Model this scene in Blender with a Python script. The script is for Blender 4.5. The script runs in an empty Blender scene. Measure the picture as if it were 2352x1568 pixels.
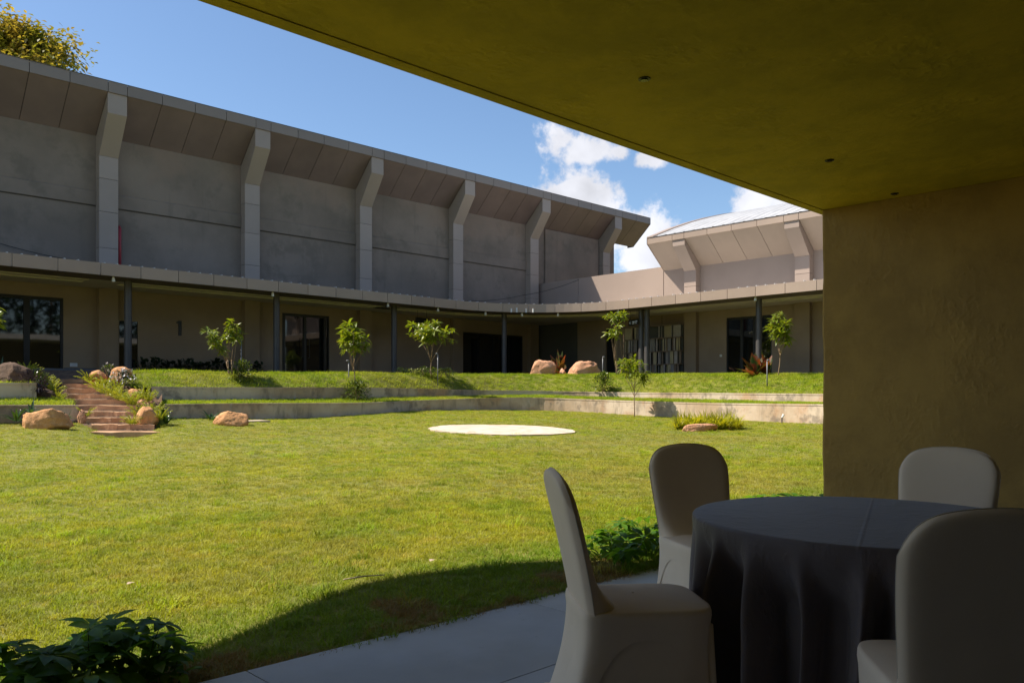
import bpy, bmesh, math, random
from mathutils import Vector, Matrix, noise
random.seed(7)
R = math.radians
scene = bpy.context.scene
COL = scene.collection
TH = R(44.0)
CS, SN = math.cos(TH), math.sin(TH)
EYE = 1.25

# ------------------------------------------------------------------ camera
cam_d = bpy.data.cameras.new('camera')
cam = bpy.data.objects.new('camera', cam_d)
COL.objects.link(cam)
cam.location = (0, 0, EYE)
cam.rotation_euler = (R(90), 0, -TH)
cam_d.sensor_width = 36
cam_d.lens = 36 * 1845 / 2352
cam_d.shift_y = 121 / 2352
cam_d.clip_start = 0.05
cam_d.clip_end = 2000
scene.camera = cam

# ------------------------------------------------------------------ light
SUN_DIR = Vector((1.0, -1.03, -1.93)).normalized()      # the way the light travels
SUN_EL = math.asin(-SUN_DIR.z)
SUN_AZ = math.atan2(-SUN_DIR.x, -SUN_DIR.y)             # clockwise from +Y
sun_d = bpy.data.lights.new('sun', 'SUN')
sun_d.energy = 5.0
sun_d.angle = R(0.55)
sun_d.color = (1.0, 0.90, 0.76)
sun = bpy.data.objects.new('sun', sun_d)
COL.objects.link(sun)
sun.rotation_euler = SUN_DIR.to_track_quat('-Z', 'Y').to_euler()
sun.location = (0, 0, 60)

scene.view_settings.view_transform = 'Standard'
scene.view_settings.look = 'None'
scene.view_settings.gamma = 1
scene.view_settings.use_curve_mapping = False
scene.view_settings.exposure = 0.75
scene.render.engine = 'CYCLES'
scene.cycles.max_bounces = 8
scene.cycles.diffuse_bounces = 4
scene.cycles.glossy_bounces = 4
scene.cycles.transmission_bounces = 4
scene.cycles.transparent_max_bounces = 8
scene.cycles.use_denoising = True
scene.cycles.sample_clamp_indirect = 6


def wdir(px, py):
    """view direction of a point of the photograph (2352 wide), in world axes"""
    u = (px - 1176) / 1845
    v = (905 - py) / 1845
    return Vector((CS * u + SN, -SN * u + CS, v))


def at(px, py, Y):
    d = wdir(px, py)
    return Vector((d.x * Y, d.y * Y, EYE + d.z * Y))


def hit_a(px, a, py=905):
    d = wdir(px, py)
    return at(px, py, a / d.x)


def hit_b(px, b, py=905):
    d = wdir(px, py)
    return at(px, py, b / d.y)


def hit_z(px, py, z):
    d = wdir(px, py)
    return at(px, py, (z - EYE) / d.z)


# ------------------------------------------------------------------ world
world = bpy.data.worlds.new('World')
scene.world = world
world.use_nodes = True
WT = world.node_tree
for n in list(WT.nodes):
    WT.nodes.remove(n)


def wn(t, **k):
    n = WT.nodes.new(t)
    for a, b in k.items():
        setattr(n, a, b)
    return n


def wmath(op, a, b=None):
    n = wn('ShaderNodeMath', operation=op)
    for i, x in enumerate((a, b)):
        if x is None:
            continue
        if isinstance(x, (int, float)):
            n.inputs[i].default_value = x
        else:
            WT.links.new(x, n.inputs[i])
    return n.outputs[0]


sky = wn('ShaderNodeTexSky')
sky.sky_type = 'NISHITA'
sky.sun_disc = False
sky.sun_elevation = SUN_EL
sky.sun_rotation = SUN_AZ
sky.altitude = 300
sky.air_density = 1.0
sky.dust_density = 0.6
sky.ozone_density = 2.0
tc = wn('ShaderNodeTexCoord')
sep = wn('ShaderNodeSeparateXYZ')
WT.links.new(tc.outputs['Generated'], sep.inputs[0])
az = wmath('ARCTAN2', sep.outputs[1], sep.outputs[0])
el = wmath('ARCSINE', sep.outputs[2])
azel = wn('ShaderNodeCombineXYZ')
WT.links.new(az, azel.inputs[0])
WT.links.new(el, azel.inputs[1])
blobs = []
for px, py, rx, ry in [(1300, 322, 75, 48), (1345, 350, 80, 36), (1425, 352, 30, 26), (1490, 366, 46, 24),
                       (1330, 440, 105, 62), (1262, 455, 60, 36), (1375, 480, 70, 60), (1400, 520, 85, 60),
                       (1480, 560, 85, 90), (1530, 530, 50, 60), (1560, 600, 80, 80),
                       (1745, 462, 62, 48), (1800, 462, 66, 46),
                       (1290, 560, 120, 60)]:
    d = wdir(px, py).normalized()
    e = math.asin(d.z)
    ce = math.cos(e)
    blobs.append((math.atan2(d.y, d.x), e, rx / 1845 * 0.93 , ry / 1845 * 0.93))
rs = random.Random(3)
for k in range(14):                                     # the same fair-weather clouds go on all round
    a0 = rs.uniform(-math.pi, math.pi)
    rel = (a0 - (math.pi / 2 - TH) + math.pi) % (2 * math.pi) - math.pi
    if abs(rel) < 0.75:
        continue
    e0 = rs.uniform(0.1, 0.42)
    for j in range(3):
        blobs.append((a0 + rs.uniform(-.09, .09), e0 + rs.uniform(-.02, .04), rs.uniform(.04, .09), rs.uniform(.025, .05)))
acc = None
for a0, e0, ra, re in blobs:
    s = wn('ShaderNodeVectorMath', operation='SUBTRACT')
    WT.links.new(azel.outputs[0], s.inputs[0])
    s.inputs[1].default_value = (a0, e0, 0)
    m = wn('ShaderNodeVectorMath', operation='MULTIPLY')
    WT.links.new(s.outputs[0], m.inputs[0])
    m.inputs[1].default_value = (1 / ra, 1 / re, 0)
    l = wn('ShaderNodeVectorMath', operation='LENGTH')
    WT.links.new(m.outputs[0], l.inputs[0])
    o = wmath('SUBTRACT', 1.0, l.outputs['Value'])
    if acc is None:
        acc = o
    else:
        n = wn('ShaderNodeMath', operation='SMOOTH_MAX')
        WT.links.new(acc, n.inputs[0])
        WT.links.new(o, n.inputs[1])
        n.inputs[2].default_value = 0.25
        acc = n.outputs[0]
nz = wn('ShaderNodeTexNoise')
nz.inputs['Scale'].default_value = 26
nz.inputs['Detail'].default_value = 9
nz.inputs['Roughness'].default_value = 0.62
WT.links.new(tc.outputs['Generated'], nz.inputs['Vector'])
nz2 = wn('ShaderNodeTexNoise')
nz2.inputs['Scale'].default_value = 11
nz2.inputs['Detail'].default_value = 5
WT.links.new(tc.outputs['Generated'], nz2.inputs['Vector'])
dens = wmath('ADD', acc, wmath('MULTIPLY', wmath('SUBTRACT', nz.outputs['Fac'], 0.5), 3.0))
ramp = wn('ShaderNodeMapRange')
ramp.interpolation_type = 'SMOOTHSTEP'
ramp.inputs['From Min'].default_value = -0.10
ramp.inputs['From Max'].default_value = 0.55
WT.links.new(dens, ramp.inputs['Value'])
shade = wn('ShaderNodeMapRange')
shade.inputs['From Min'].default_value = 0.3
shade.inputs['From Max'].default_value = 0.62
shade.inputs['To Min'].default_value = 0.66
shade.inputs['To Max'].default_value = 1.0
WT.links.new(nz2.outputs['Fac'], shade.inputs['Value'])
ccol = wn('ShaderNodeVectorMath', operation='SCALE')
ccol.inputs[0].default_value = (5.9, 6.0, 6.5)
WT.links.new(shade.outputs[0], ccol.inputs['Scale'])
mixc = wn('ShaderNodeMix', data_type='RGBA')
WT.links.new(ramp.outputs[0], mixc.inputs['Factor'])
hue = wn('ShaderNodeHueSaturation')
hue.inputs['Saturation'].default_value = 1.07
hue.inputs['Value'].default_value = 1.0
WT.links.new(sky.outputs[0], hue.inputs['Color'])
WT.links.new(hue.outputs[0], mixc.inputs['A'])
WT.links.new(ccol.outputs[0], mixc.inputs['B'])
bg = wn('ShaderNodeBackground')
bg.inputs['Strength'].default_value = 0.10
WT.links.new(mixc.outputs['Result'], bg.inputs['Color'])
wo = wn('ShaderNodeOutputWorld')
WT.links.new(bg.outputs[0], wo.inputs['Surface'])


# ------------------------------------------------------------------ materials
def new_mat(name):
    m = bpy.data.materials.new(name)
    m.use_nodes = True
    nt = m.node_tree
    return m, nt, nt.nodes['Principled BSDF'], nt.nodes['Material Output']


def nnode(nt, t, **k):
    n = nt.nodes.new(t)
    for a, b in k.items():
        setattr(n, a, b)
    return n


def pos_noise(nt, scale, detail=4, rough=0.55, stretch=(1, 1, 1), offset=(0, 0, 0)):
    g = nnode(nt, 'ShaderNodeNewGeometry')
    mp = nnode(nt, 'ShaderNodeMapping')
    mp.inputs['Scale'].default_value = stretch
    mp.inputs['Location'].default_value = offset
    nt.links.new(g.outputs['Position'], mp.inputs['Vector'])
    n = nnode(nt, 'ShaderNodeTexNoise')
    n.inputs['Scale'].default_value = scale
    n.inputs['Detail'].default_value = detail
    n.inputs['Roughness'].default_value = rough
    nt.links.new(mp.outputs[0], n.inputs['Vector'])
    return n.outputs['Fac']


def remap(nt, v, a, b, c=0.0, d=1.0):
    r = nnode(nt, 'ShaderNodeMapRange')
    r.interpolation_type = 'SMOOTHSTEP'
    r.inputs['From Min'].default_value = a
    r.inputs['From Max'].default_value = b
    r.inputs['To Min'].default_value = c
    r.inputs['To Max'].default_value = d
    nt.links.new(v, r.inputs['Value'])
    return r.outputs[0]


def mixcol(nt, f, a, b, blend='MIX'):
    m = nnode(nt, 'ShaderNodeMix', data_type='RGBA', blend_type=blend)
    if isinstance(f, (int, float)):
        m.inputs['Factor'].default_value = f
    else:
        nt.links.new(f, m.inputs['Factor'])
    for k, x in (('A', a), ('B', b)):
        if isinstance(x, tuple):
            m.inputs[k].default_value = x + (1,)
        else:
            nt.links.new(x, m.inputs[k])
    return m.outputs['Result']


def add_bump(nt, bsdf, h, strength, dist):
    b = nnode(nt, 'ShaderNodeBump')
    b.inputs['Strength'].default_value = strength
    b.inputs['Distance'].default_value = dist
    nt.links.new(h, b.inputs['Height'])
    nt.links.new(b.outputs[0], bsdf.inputs['Normal'])


def M(name, col, col2=None, scale=3.0, lo=0.35, hi=0.65, rough=0.6, bump=None, metal=0.0, spec=0.5, stretch=(1, 1, 1), objvar=0.0):
    m, nt, b, out = new_mat(name)
    b.inputs['Roughness'].default_value = rough
    b.inputs['Metallic'].default_value = metal
    b.inputs['Specular IOR Level'].default_value = spec
    if col2 is None:
        col2 = tuple(x * 0.82 for x in col)
    c = mixcol(nt, remap(nt, pos_noise(nt, scale, stretch=stretch), lo, hi), col2, col)
    if objvar:
        oi = nnode(nt, 'ShaderNodeObjectInfo')
        h = nnode(nt, 'ShaderNodeHueSaturation')
        nt.links.new(remap(nt, oi.outputs['Random'], 0, 1, 1 - objvar, 1 + objvar), h.inputs['Value'])
        nt.links.new(c, h.inputs['Color'])
        c = h.outputs[0]
    nt.links.new(c, b.inputs['Base Color'])
    if bump:
        add_bump(nt, b, pos_noise(nt, bump[0], 5), bump[1], bump[2])
    return m


def leaf_mat(name, col, col2, scale=6.0, rough=0.45, trans=0.35, tcol=None, objvar=0.15, spec=0.4, third=None):
    m, nt, b, out = new_mat(name)
    c = mixcol(nt, remap(nt, pos_noise(nt, scale, 2), 0.35, 0.65), col2, col)
    if third is not None:
        c = mixcol(nt, remap(nt, pos_noise(nt, scale * 0.6, 2, offset=(7, 3, 1)), 0.56, 0.66), c, third)
    oi = nnode(nt, 'ShaderNodeObjectInfo')
    h = nnode(nt, 'ShaderNodeHueSaturation')
    nt.links.new(remap(nt, oi.outputs['Random'], 0, 1, 1 - objvar, 1 + objvar), h.inputs['Value'])
    nt.links.new(c, h.inputs['Color'])
    c = h.outputs[0]
    nt.links.new(c, b.inputs['Base Color'])
    b.inputs['Roughness'].default_value = rough
    b.inputs['Specular IOR Level'].default_value = spec
    tr = nnode(nt, 'ShaderNodeBsdfTranslucent')
    t = mixcol(nt, 1.0, c, tcol or (1.6, 1.5, 0.6), 'MULTIPLY')
    nt.links.new(t, tr.inputs['Color'])
    mx = nnode(nt, 'ShaderNodeMixShader')
    mx.inputs[0].default_value = trans
    nt.links.new(b.outputs[0], mx.inputs[1])
    nt.links.new(tr.outputs[0], mx.inputs[2])
    nt.links.new(mx.outputs[0], out.inputs['Surface'])
    return m


MT = {}
MT['fascia_grey'] = M('grey_eaves_panel', (0.235, 0.195, 0.165), (0.215, 0.178, 0.15), scale=0.5, rough=0.45, objvar=0.05)
MT['pale_deck'] = M('pale_deck_sheet', (0.60, 0.58, 0.56), rough=0.6)
MT['fascia'] = M('composite_panel', (0.37, 0.285, 0.225), (0.335, 0.258, 0.205), scale=0.5, rough=0.42, objvar=0.05)
MT['soffit_warm'] = M('beige_soffit_panel', (0.37, 0.29, 0.235), (0.335, 0.265, 0.215), scale=0.7, rough=0.5, objvar=0.04)
MT['cladding_warm'] = M('beige_cladding', (0.345, 0.27, 0.225), (0.32, 0.25, 0.208), scale=0.6, rough=0.5, objvar=0.03)
MT['cladding'] = M('grey_cladding', (0.345, 0.285, 0.24), (0.32, 0.265, 0.222), scale=0.6, rough=0.45, objvar=0.04)
MT['soffit'] = M('soffit_panel', (0.195, 0.142, 0.122), (0.165, 0.12, 0.103), scale=0.7, rough=0.5, objvar=0.05)
MT['groove'] = M('shadow_groove', (0.085, 0.075, 0.065), rough=0.9)
MT['joint'] = M('dark_joint', (0.03, 0.03, 0.03), rough=0.8)
MT['dark_metal'] = M('charcoal_paint', (0.078, 0.072, 0.072), (0.068, 0.063, 0.063), scale=2, rough=0.45)
MT['frame'] = M('black_frame', (0.012, 0.012, 0.013), rough=0.4)
MT['ground_wall'] = M('beige_plaster', (0.325, 0.245, 0.165), (0.285, 0.213, 0.142), scale=0.8, rough=0.85, bump=(60, 0.15, 0.01))
MT['dark_wall'] = M('dark_plaster', (0.10, 0.10, 0.085), (0.085, 0.085, 0.075), scale=0.8, rough=0.85)
MT['plinth'] = M('plinth_concrete', (0.14, 0.14, 0.14), (0.10, 0.10, 0.105), scale=1.5, rough=0.85)
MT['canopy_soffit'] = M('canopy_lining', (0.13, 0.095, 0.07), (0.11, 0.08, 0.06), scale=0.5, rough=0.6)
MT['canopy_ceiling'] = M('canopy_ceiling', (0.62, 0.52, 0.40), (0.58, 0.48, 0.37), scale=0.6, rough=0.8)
MT['trim'] = M('cream_trim', (0.62, 0.58, 0.48), rough=0.6)
MT['roof_metal'] = M('pale_roof_sheet', (0.56, 0.565, 0.57), (0.48, 0.485, 0.49), scale=0.8, rough=0.5, metal=0.1)
MT['red'] = M('red_pipe_paint', (0.35, 0.02, 0.03), rough=0.4)
MT['white'] = M('white_plastic', (0.75, 0.75, 0.73), rough=0.5)
MT['sand'] = M('pale_paving', (0.66, 0.54, 0.44), (0.50, 0.39, 0.30), scale=3.5, rough=0.95, bump=(30, 0.6, 0.02))
MT['step'] = M('brown_stone', (0.60, 0.37, 0.215), (0.36, 0.20, 0.105), scale=2.2, lo=0.3, hi=0.7, rough=0.85, bump=(14, 0.5, 0.03), objvar=0.1)
MT['post'] = M('grey_post', (0.18, 0.185, 0.20), rough=0.45)
MT['bark'] = M('young_bark', (0.36, 0.25, 0.15), (0.22, 0.14, 0.08), scale=30, rough=0.8)
MT['bark2'] = M('tree_bark', (0.16, 0.12, 0.09), (0.10, 0.075, 0.055), scale=6, rough=0.9)
MT['stem'] = M('green_stem', (0.05, 0.075, 0.02), rough=0.5)
MT['soil'] = M('soil', (0.13, 0.075, 0.04), (0.06, 0.035, 0.02), scale=6, rough=0.95, bump=(30, 0.6, 0.03))
MT['cover'] = M('stretch_cover', (0.80, 0.645, 0.505), (0.76, 0.61, 0.475), scale=3, rough=0.72, bump=(7, 0.22, 0.012), spec=0.3)
MT['seam'] = M('cover_seam', (0.66, 0.56, 0.46), rough=0.8)
MT['wood'] = M('plywood', (0.32, 0.22, 0.13), rough=0.6)
MT['cable'] = M('black_cable', (0.02, 0.02, 0.02), rough=0.6)
MT['leaf_tree'] = leaf_mat('young_tree_leaf', (0.21, 0.255, 0.02), (0.115, 0.185, 0.014), 14, rough=0.38, trans=0.42, spec=0.5, third=(0.24, 0.22, 0.03))
MT['leaf_schef'] = leaf_mat('palmate_leaf', (0.10, 0.215, 0.022), (0.065, 0.155, 0.016), 12, rough=0.42, trans=0.5, spec=0.22, third=(0.15, 0.23, 0.025))
MT['leaf_fern'] = leaf_mat('plume_fern_leaf', (0.40, 0.42, 0.05), (0.25, 0.31, 0.03), 18, rough=0.5, trans=0.35)
MT['leaf_shrub'] = leaf_mat('shrub_leaf', (0.11, 0.15, 0.018), (0.05, 0.09, 0.012), 16, rough=0.35, trans=0.28, third=(0.15, 0.16, 0.03))
MT['leaf_hedge'] = leaf_mat('dark_broad_leaf', (0.028, 0.05, 0.016), (0.016, 0.032, 0.012), 8, rough=0.35, trans=0.2)
MT['leaf_strap'] = leaf_mat('strap_leaf', (0.05, 0.10, 0.028), (0.025, 0.06, 0.016), 8, rough=0.3, trans=0.25)
MT['leaf_purple'] = leaf_mat('purple_leaf', (0.045, 0.03, 0.04), (0.02, 0.014, 0.018), 8, rough=0.25, trans=0.12, tcol=(1.3, 0.8, 1.0))
MT['leaf_ti'] = leaf_mat('red_green_leaf', (0.035, 0.085, 0.022), (0.20, 0.05, 0.025), 4.5, rough=0.5, spec=0.2, trans=0.35, tcol=(1.6, 1.0, 0.5), objvar=0.3, third=(0.22, 0.13, 0.02))
MT['leaf_variegated'] = leaf_mat('variegated_leaf', (0.38, 0.40, 0.16), (0.09, 0.14, 0.03), 22, rough=0.4, trans=0.25)
MT['leaf_orn'] = leaf_mat('ornamental_grass_leaf', (0.40, 0.38, 0.025), (0.26, 0.29, 0.02), 6, rough=0.5, trans=0.5)
MT['leaf_big'] = leaf_mat('big_tree_leaf', (0.15, 0.165, 0.02), (0.20, 0.15, 0.035), 0.7, rough=0.5, trans=0.4, third=(0.34, 0.26, 0.05))
MT['flower'] = M('white_petal', (0.75, 0.72, 0.74), rough=0.6)


def grass_mat(name, col, col2, dry):
    m, nt, b, out = new_mat(name)
    f = remap(nt, pos_noise(nt, 1.1, 5, 0.6), 0.36, 0.62)
    c = mixcol(nt, f, col2, col)
    f2 = remap(nt, pos_noise(nt, 0.28, 3, offset=(3, 9, 0)), 0.46, 0.70, 0, 0.75)
    c = mixcol(nt, f2, c, tuple(0.5 * (x + y) + 0.01 for x, y in zip(col, dry)))
    c = mixcol(nt, remap(nt, pos_noise(nt, 2.6, 4, 0.6, offset=(1, 6, 0)), 0.53, 0.64, 0, 0.6), c, tuple(x * y for x, y in zip(col, (0.48, 0.64, 0.5))))
    c = mixcol(nt, remap(nt, pos_noise(nt, 4.5, 4, 0.6, offset=(8, 1, 0)), 0.56, 0.68, 0, 0.6), c, tuple(x * y for x, y in zip(col, (1.22, 0.95, 2.6))))
    oi = nnode(nt, 'ShaderNodeObjectInfo')
    h = nnode(nt, 'ShaderNodeHueSaturation')
    nt.links.new(remap(nt, oi.outputs['Random'], 0, 1, 0.72, 1.28), h.inputs['Value'])
    nt.links.new(c, h.inputs['Color'])
    c = h.outputs[0]
    # worn, dried-out turf along the slab edge and in a few spots
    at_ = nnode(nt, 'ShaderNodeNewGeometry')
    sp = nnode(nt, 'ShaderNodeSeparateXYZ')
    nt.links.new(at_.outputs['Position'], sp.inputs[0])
    edge = remap(nt, sp.outputs[1], 3.45, 4.35, 0.27, 0.0)
    n = nnode(nt, 'ShaderNodeMath', operation='ADD')
    nt.links.new(edge, n.inputs[0])
    nt.links.new(pos_noise(nt, 1.7, 4, 0.6, offset=(11, 2, 0)), n.inputs[1])
    shade_green = remap(nt, sp.outputs[1], 4.1, 5.0, 0.6, 0.0)  # deeper green put into the colour along the shaded strip of lawn
    c = mixcol(nt, shade_green, c, (0.13, 0.27, 0.018))
    w = remap(nt, n.outputs[0], 0.69, 0.77)
    c = mixcol(nt, w, c, dry)
    nt.links.new(c, b.inputs['Base Color'])
    b.inputs['Roughness'].default_value = 0.55
    b.inputs['Specular IOR Level'].default_value = 0.25
    tr = nnode(nt, 'ShaderNodeBsdfTranslucent')
    t = mixcol(nt, 1.0, c, (1.25, 1.15, 0.7), 'MULTIPLY')
    nt.links.new(t, tr.inputs['Color'])
    mx = nnode(nt, 'ShaderNodeMixShader')
    mx.inputs[0].default_value = 0.42
    nt.links.new(b.outputs[0], mx.inputs[1])
    nt.links.new(tr.outputs[0], mx.inputs[2])
    nt.links.new(mx.outputs[0], out.inputs['Surface'])
    return m


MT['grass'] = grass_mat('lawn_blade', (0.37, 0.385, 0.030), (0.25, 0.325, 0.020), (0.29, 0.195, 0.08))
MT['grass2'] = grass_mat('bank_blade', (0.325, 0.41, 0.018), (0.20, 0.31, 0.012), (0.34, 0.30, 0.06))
MT['turf'] = M('turf_soil', (0.20, 0.19, 0.03), (0.13, 0.14, 0.02), scale=1.2, rough=0.95, bump=(25, 0.6, 0.03))


def hall_plaster():
    m, nt, b, out = new_mat('grey_hall_plaster')
    c = mixcol(nt, remap(nt, pos_noise(nt, 0.35, 5, 0.6), 0.35, 0.68), (0.198, 0.160, 0.126), (0.262, 0.212, 0.168))
    c = mixcol(nt, remap(nt, pos_noise(nt, 0.9, 6, 0.65, offset=(4, 1, 8)), 0.50, 0.68, 0, 0.75), c, (0.165, 0.137, 0.108))
    g = nnode(nt, 'ShaderNodeNewGeometry')
    sp = nnode(nt, 'ShaderNodeSeparateXYZ')
    nt.links.new(g.outputs['Position'], sp.inputs[0])
    hi = remap(nt, sp.outputs[2], 9.2, 11.4, 0, 0.24)
    n = nnode(nt, 'ShaderNodeMath', operation='ADD')
    nt.links.new(hi, n.inputs[0])
    nt.links.new(pos_noise(nt, 0.5, 6, 0.62, offset=(1, 5, 3)), n.inputs[1])
    c = mixcol(nt, remap(nt, n.outputs[0], 0.64, 0.84, 0, 0.6), c, (0.27, 0.20, 0.15))
    c = mixcol(nt, remap(nt, pos_noise(nt, 2.6, 5, 0.6, stretch=(1, 1, 0.07), offset=(2, 8, 0)), 0.55, 0.78, 0, 0.4), c, (0.13, 0.112, 0.09))
    nt.links.new(c, b.inputs['Base Color'])
    b.inputs['Roughness'].default_value = 0.88
    add_bump(nt, b, pos_noise(nt, 7, 6), 0.2, 0.02)
    return m


MT['hall_wall'] = hall_plaster()


def retaining_mat():
    m, nt, b, out = new_mat('weathered_retaining_concrete')
    c = mixcol(nt, remap(nt, pos_noise(nt, 0.55, 5, 0.6), 0.35, 0.65), (0.44, 0.32, 0.21), (0.62, 0.51, 0.39))
    c = mixcol(nt, remap(nt, pos_noise(nt, 3.2, 5, 0.65, stretch=(1, 1, 0.3)), 0.48, 0.72, 0, 0.6), c, (0.17, 0.135, 0.10))
    c = mixcol(nt, remap(nt, pos_noise(nt, 0.9, 4, 0.6, offset=(3, 3, 3)), 0.55, 0.70, 0, 0.7), c, (0.50, 0.30, 0.17))
    c = mixcol(nt, remap(nt, pos_noise(nt, 5.0, 4, 0.6, stretch=(1, 1, 0.16), offset=(9, 1, 0)), 0.60, 0.80, 0, 0.45), c, (0.62, 0.60, 0.57))
    c = mixcol(nt, remap(nt, pos_noise(nt, 1.0, 6, 0.7, offset=(5, 0, 2)), 0.53, 0.63, 0, 0.6), c, (0.15, 0.125, 0.10))
    nt.links.new(c, b.inputs['Base Color'])
    b.inputs['Roughness'].default_value = 0.9
    add_bump(nt, b, pos_noise(nt, 9, 6), 0.35, 0.02)
    return m


MT['retain'] = retaining_mat()


def rock_mat(name, c1, c2, c3):
    m, nt, b, out = new_mat(name)
    c = mixcol(nt, remap(nt, pos_noise(nt, 2.5, 6, 0.65), 0.3, 0.7), c2, c1)
    c = mixcol(nt, remap(nt, pos_noise(nt, 5.0, 6, 0.7, offset=(2, 2, 2)), 0.54, 0.70, 0, 0.8), c, c3)
    c = mixcol(nt, remap(nt, pos_noise(nt, 45, 2), 0.4, 0.7, 0, 0.35), c, tuple(x * 0.5 for x in c1))
    nt.links.new(c, b.inputs['Base Color'])
    b.inputs['Roughness'].default_value = 0.9
    add_bump(nt, b, pos_noise(nt, 9, 9, 0.7), 0.9, 0.06)
    return m


MT['rock'] = rock_mat('orange_granite', (0.70, 0.37, 0.16), (0.52, 0.25, 0.10), (0.74, 0.47, 0.27))
MT['rock_pink'] = rock_mat('pink_granite', (0.68, 0.36, 0.21), (0.54, 0.27, 0.15), (0.74, 0.48, 0.33))
MT['rock_dark'] = rock_mat('dark_granite', (0.15, 0.09, 0.055), (0.075, 0.045, 0.03), (0.24, 0.155, 0.10))


def slab_mat():
    m, nt, b, out = new_mat('trowelled_concrete')
    c = mixcol(nt, remap(nt, pos_noise(nt, 1.3, 6, 0.6), 0.3, 0.7), (0.36, 0.36, 0.375), (0.45, 0.45, 0.465))
    c = mixcol(nt, remap(nt, pos_noise(nt, 16, 4, 0.6), 0.66, 0.74, 0, 0.45), c, (0.20, 0.19, 0.18))
    oi = nnode(nt, 'ShaderNodeObjectInfo')
    h = nnode(nt, 'ShaderNodeHueSaturation')
    nt.links.new(remap(nt, oi.outputs['Random'], 0, 1, 0.93, 1.07), h.inputs['Value'])
    nt.links.new(c, h.inputs['Color'])
    nt.links.new(h.outputs[0], b.inputs['Base Color'])
    nt.links.new(remap(nt, pos_noise(nt, 2.0, 4), 0.3, 0.7, 0.42, 0.62), b.inputs['Roughness'])
    add_bump(nt, b, pos_noise(nt, 40, 5), 0.12, 0.004)
    return m


MT['slab'] = slab_mat()


def stucco_mat(name, c1, c2, sc, st, fine):
    m, nt, b, out = new_mat(name)
    c = mixcol(nt, remap(nt, pos_noise(nt, 1.6, 8, 0.68), 0.35, 0.65), c2, c1)
    nt.links.new(c, b.inputs['Base Color'])
    b.inputs['Roughness'].default_value = 0.8
    a = nnode(nt, 'ShaderNodeMath', operation='ADD')
    nt.links.new(pos_noise(nt, sc, 8, 0.62, stretch=(1, 1, 0.75)), a.inputs[0])
    mk = nnode(nt, 'ShaderNodeMath', operation='MULTIPLY')
    nt.links.new(remap(nt, pos_noise(nt, sc * 0.35, 3, offset=(5, 1, 0)), 0.42, 0.64, 0, fine), mk.inputs[0])
    nt.links.new(remap(nt, pos_noise(nt, sc * 3.1, 3, 0.5, stretch=(1, 1, 0.9), offset=(2, 7, 1)), 0.40, 0.68), mk.inputs[1])
    nt.links.new(mk.outputs[0], a.inputs[1])
    add_bump(nt, b, a.outputs[0], st, 0.02)
    return m


MT['stucco'] = stucco_mat('textured_wall_plaster', (0.345, 0.21, 0.05), (0.26, 0.155, 0.037), 6, 0.42, 0.40)
MT['ceiling'] = stucco_mat('textured_ceiling_plaster', (0.60, 0.42, 0.018), (0.44, 0.32, 0.012), 5, 0.45, 0.35)


def cloth_mat():
    m, nt, b, out = new_mat('navy_grey_cloth')
    t = nnode(nt, 'ShaderNodeTexCoord')
    b.inputs['Roughness'].default_value = 0.62
    b.inputs['Specular IOR Level'].default_value = 0.35
    b.inputs['Sheen Weight'].default_value = 0.25
    b.inputs['Sheen Roughness'].default_value = 0.5
    c = mixcol(nt, remap(nt, pos_noise(nt, 4, 3), 0.3, 0.7), (0.128, 0.102, 0.108), (0.146, 0.117, 0.122))
    nt.links.new(c, b.inputs['Base Color'])
    sp = nnode(nt, 'ShaderNodeSeparateXYZ')
    nt.links.new(t.outputs['Object'], sp.inputs[0])
    hs = []
    for ax in (0, 1):                                    # ironed cross folds
        a = nnode(nt, 'ShaderNodeMath', operation='ABSOLUTE')
        nt.links.new(sp.outputs[ax], a.inputs[0])
        hs.append(remap(nt, a.outputs[0], 0.0, 0.011, 0.55, 0.0))
    s = nnode(nt, 'ShaderNodeMath', operation='ADD')
    nt.links.new(hs[0], s.inputs[0])
    nt.links.new(hs[1], s.inputs[1])
    tp = remap(nt, sp.outputs[2], .728, .738)
    sm_ = nnode(nt, 'ShaderNodeMath', operation='MULTIPLY')
    nt.links.new(s.outputs[0], sm_.inputs[0])
    nt.links.new(tp, sm_.inputs[1])
    s = sm_
    w = remap(nt, pos_noise(nt, 13, 5, 0.62, stretch=(1, 1, 0.6)), 0.48, 0.74, 0, 0.9)
    s2 = nnode(nt, 'ShaderNodeMath', operation='ADD')
    nt.links.new(s.outputs[0], s2.inputs[0])
    nt.links.new(w, s2.inputs[1])
    add_bump(nt, b, s2.outputs[0], 0.45, 0.006)
    return m


MT['cloth'] = cloth_mat()


def glass_mat():
    m, nt, b, out = new_mat('tinted_glass')
    b.inputs['Base Color'].default_value = (0.006, 0.008, 0.008, 1)
    b.inputs['Roughness'].default_value = 0.03
    b.inputs['Specular IOR Level'].default_value = 0.75
    n = pos_noise(nt, 0.8, 2)
    add_bump(nt, b, n, 0.02, 0.05)
    return m


MT['glass'] = glass_mat()


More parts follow.
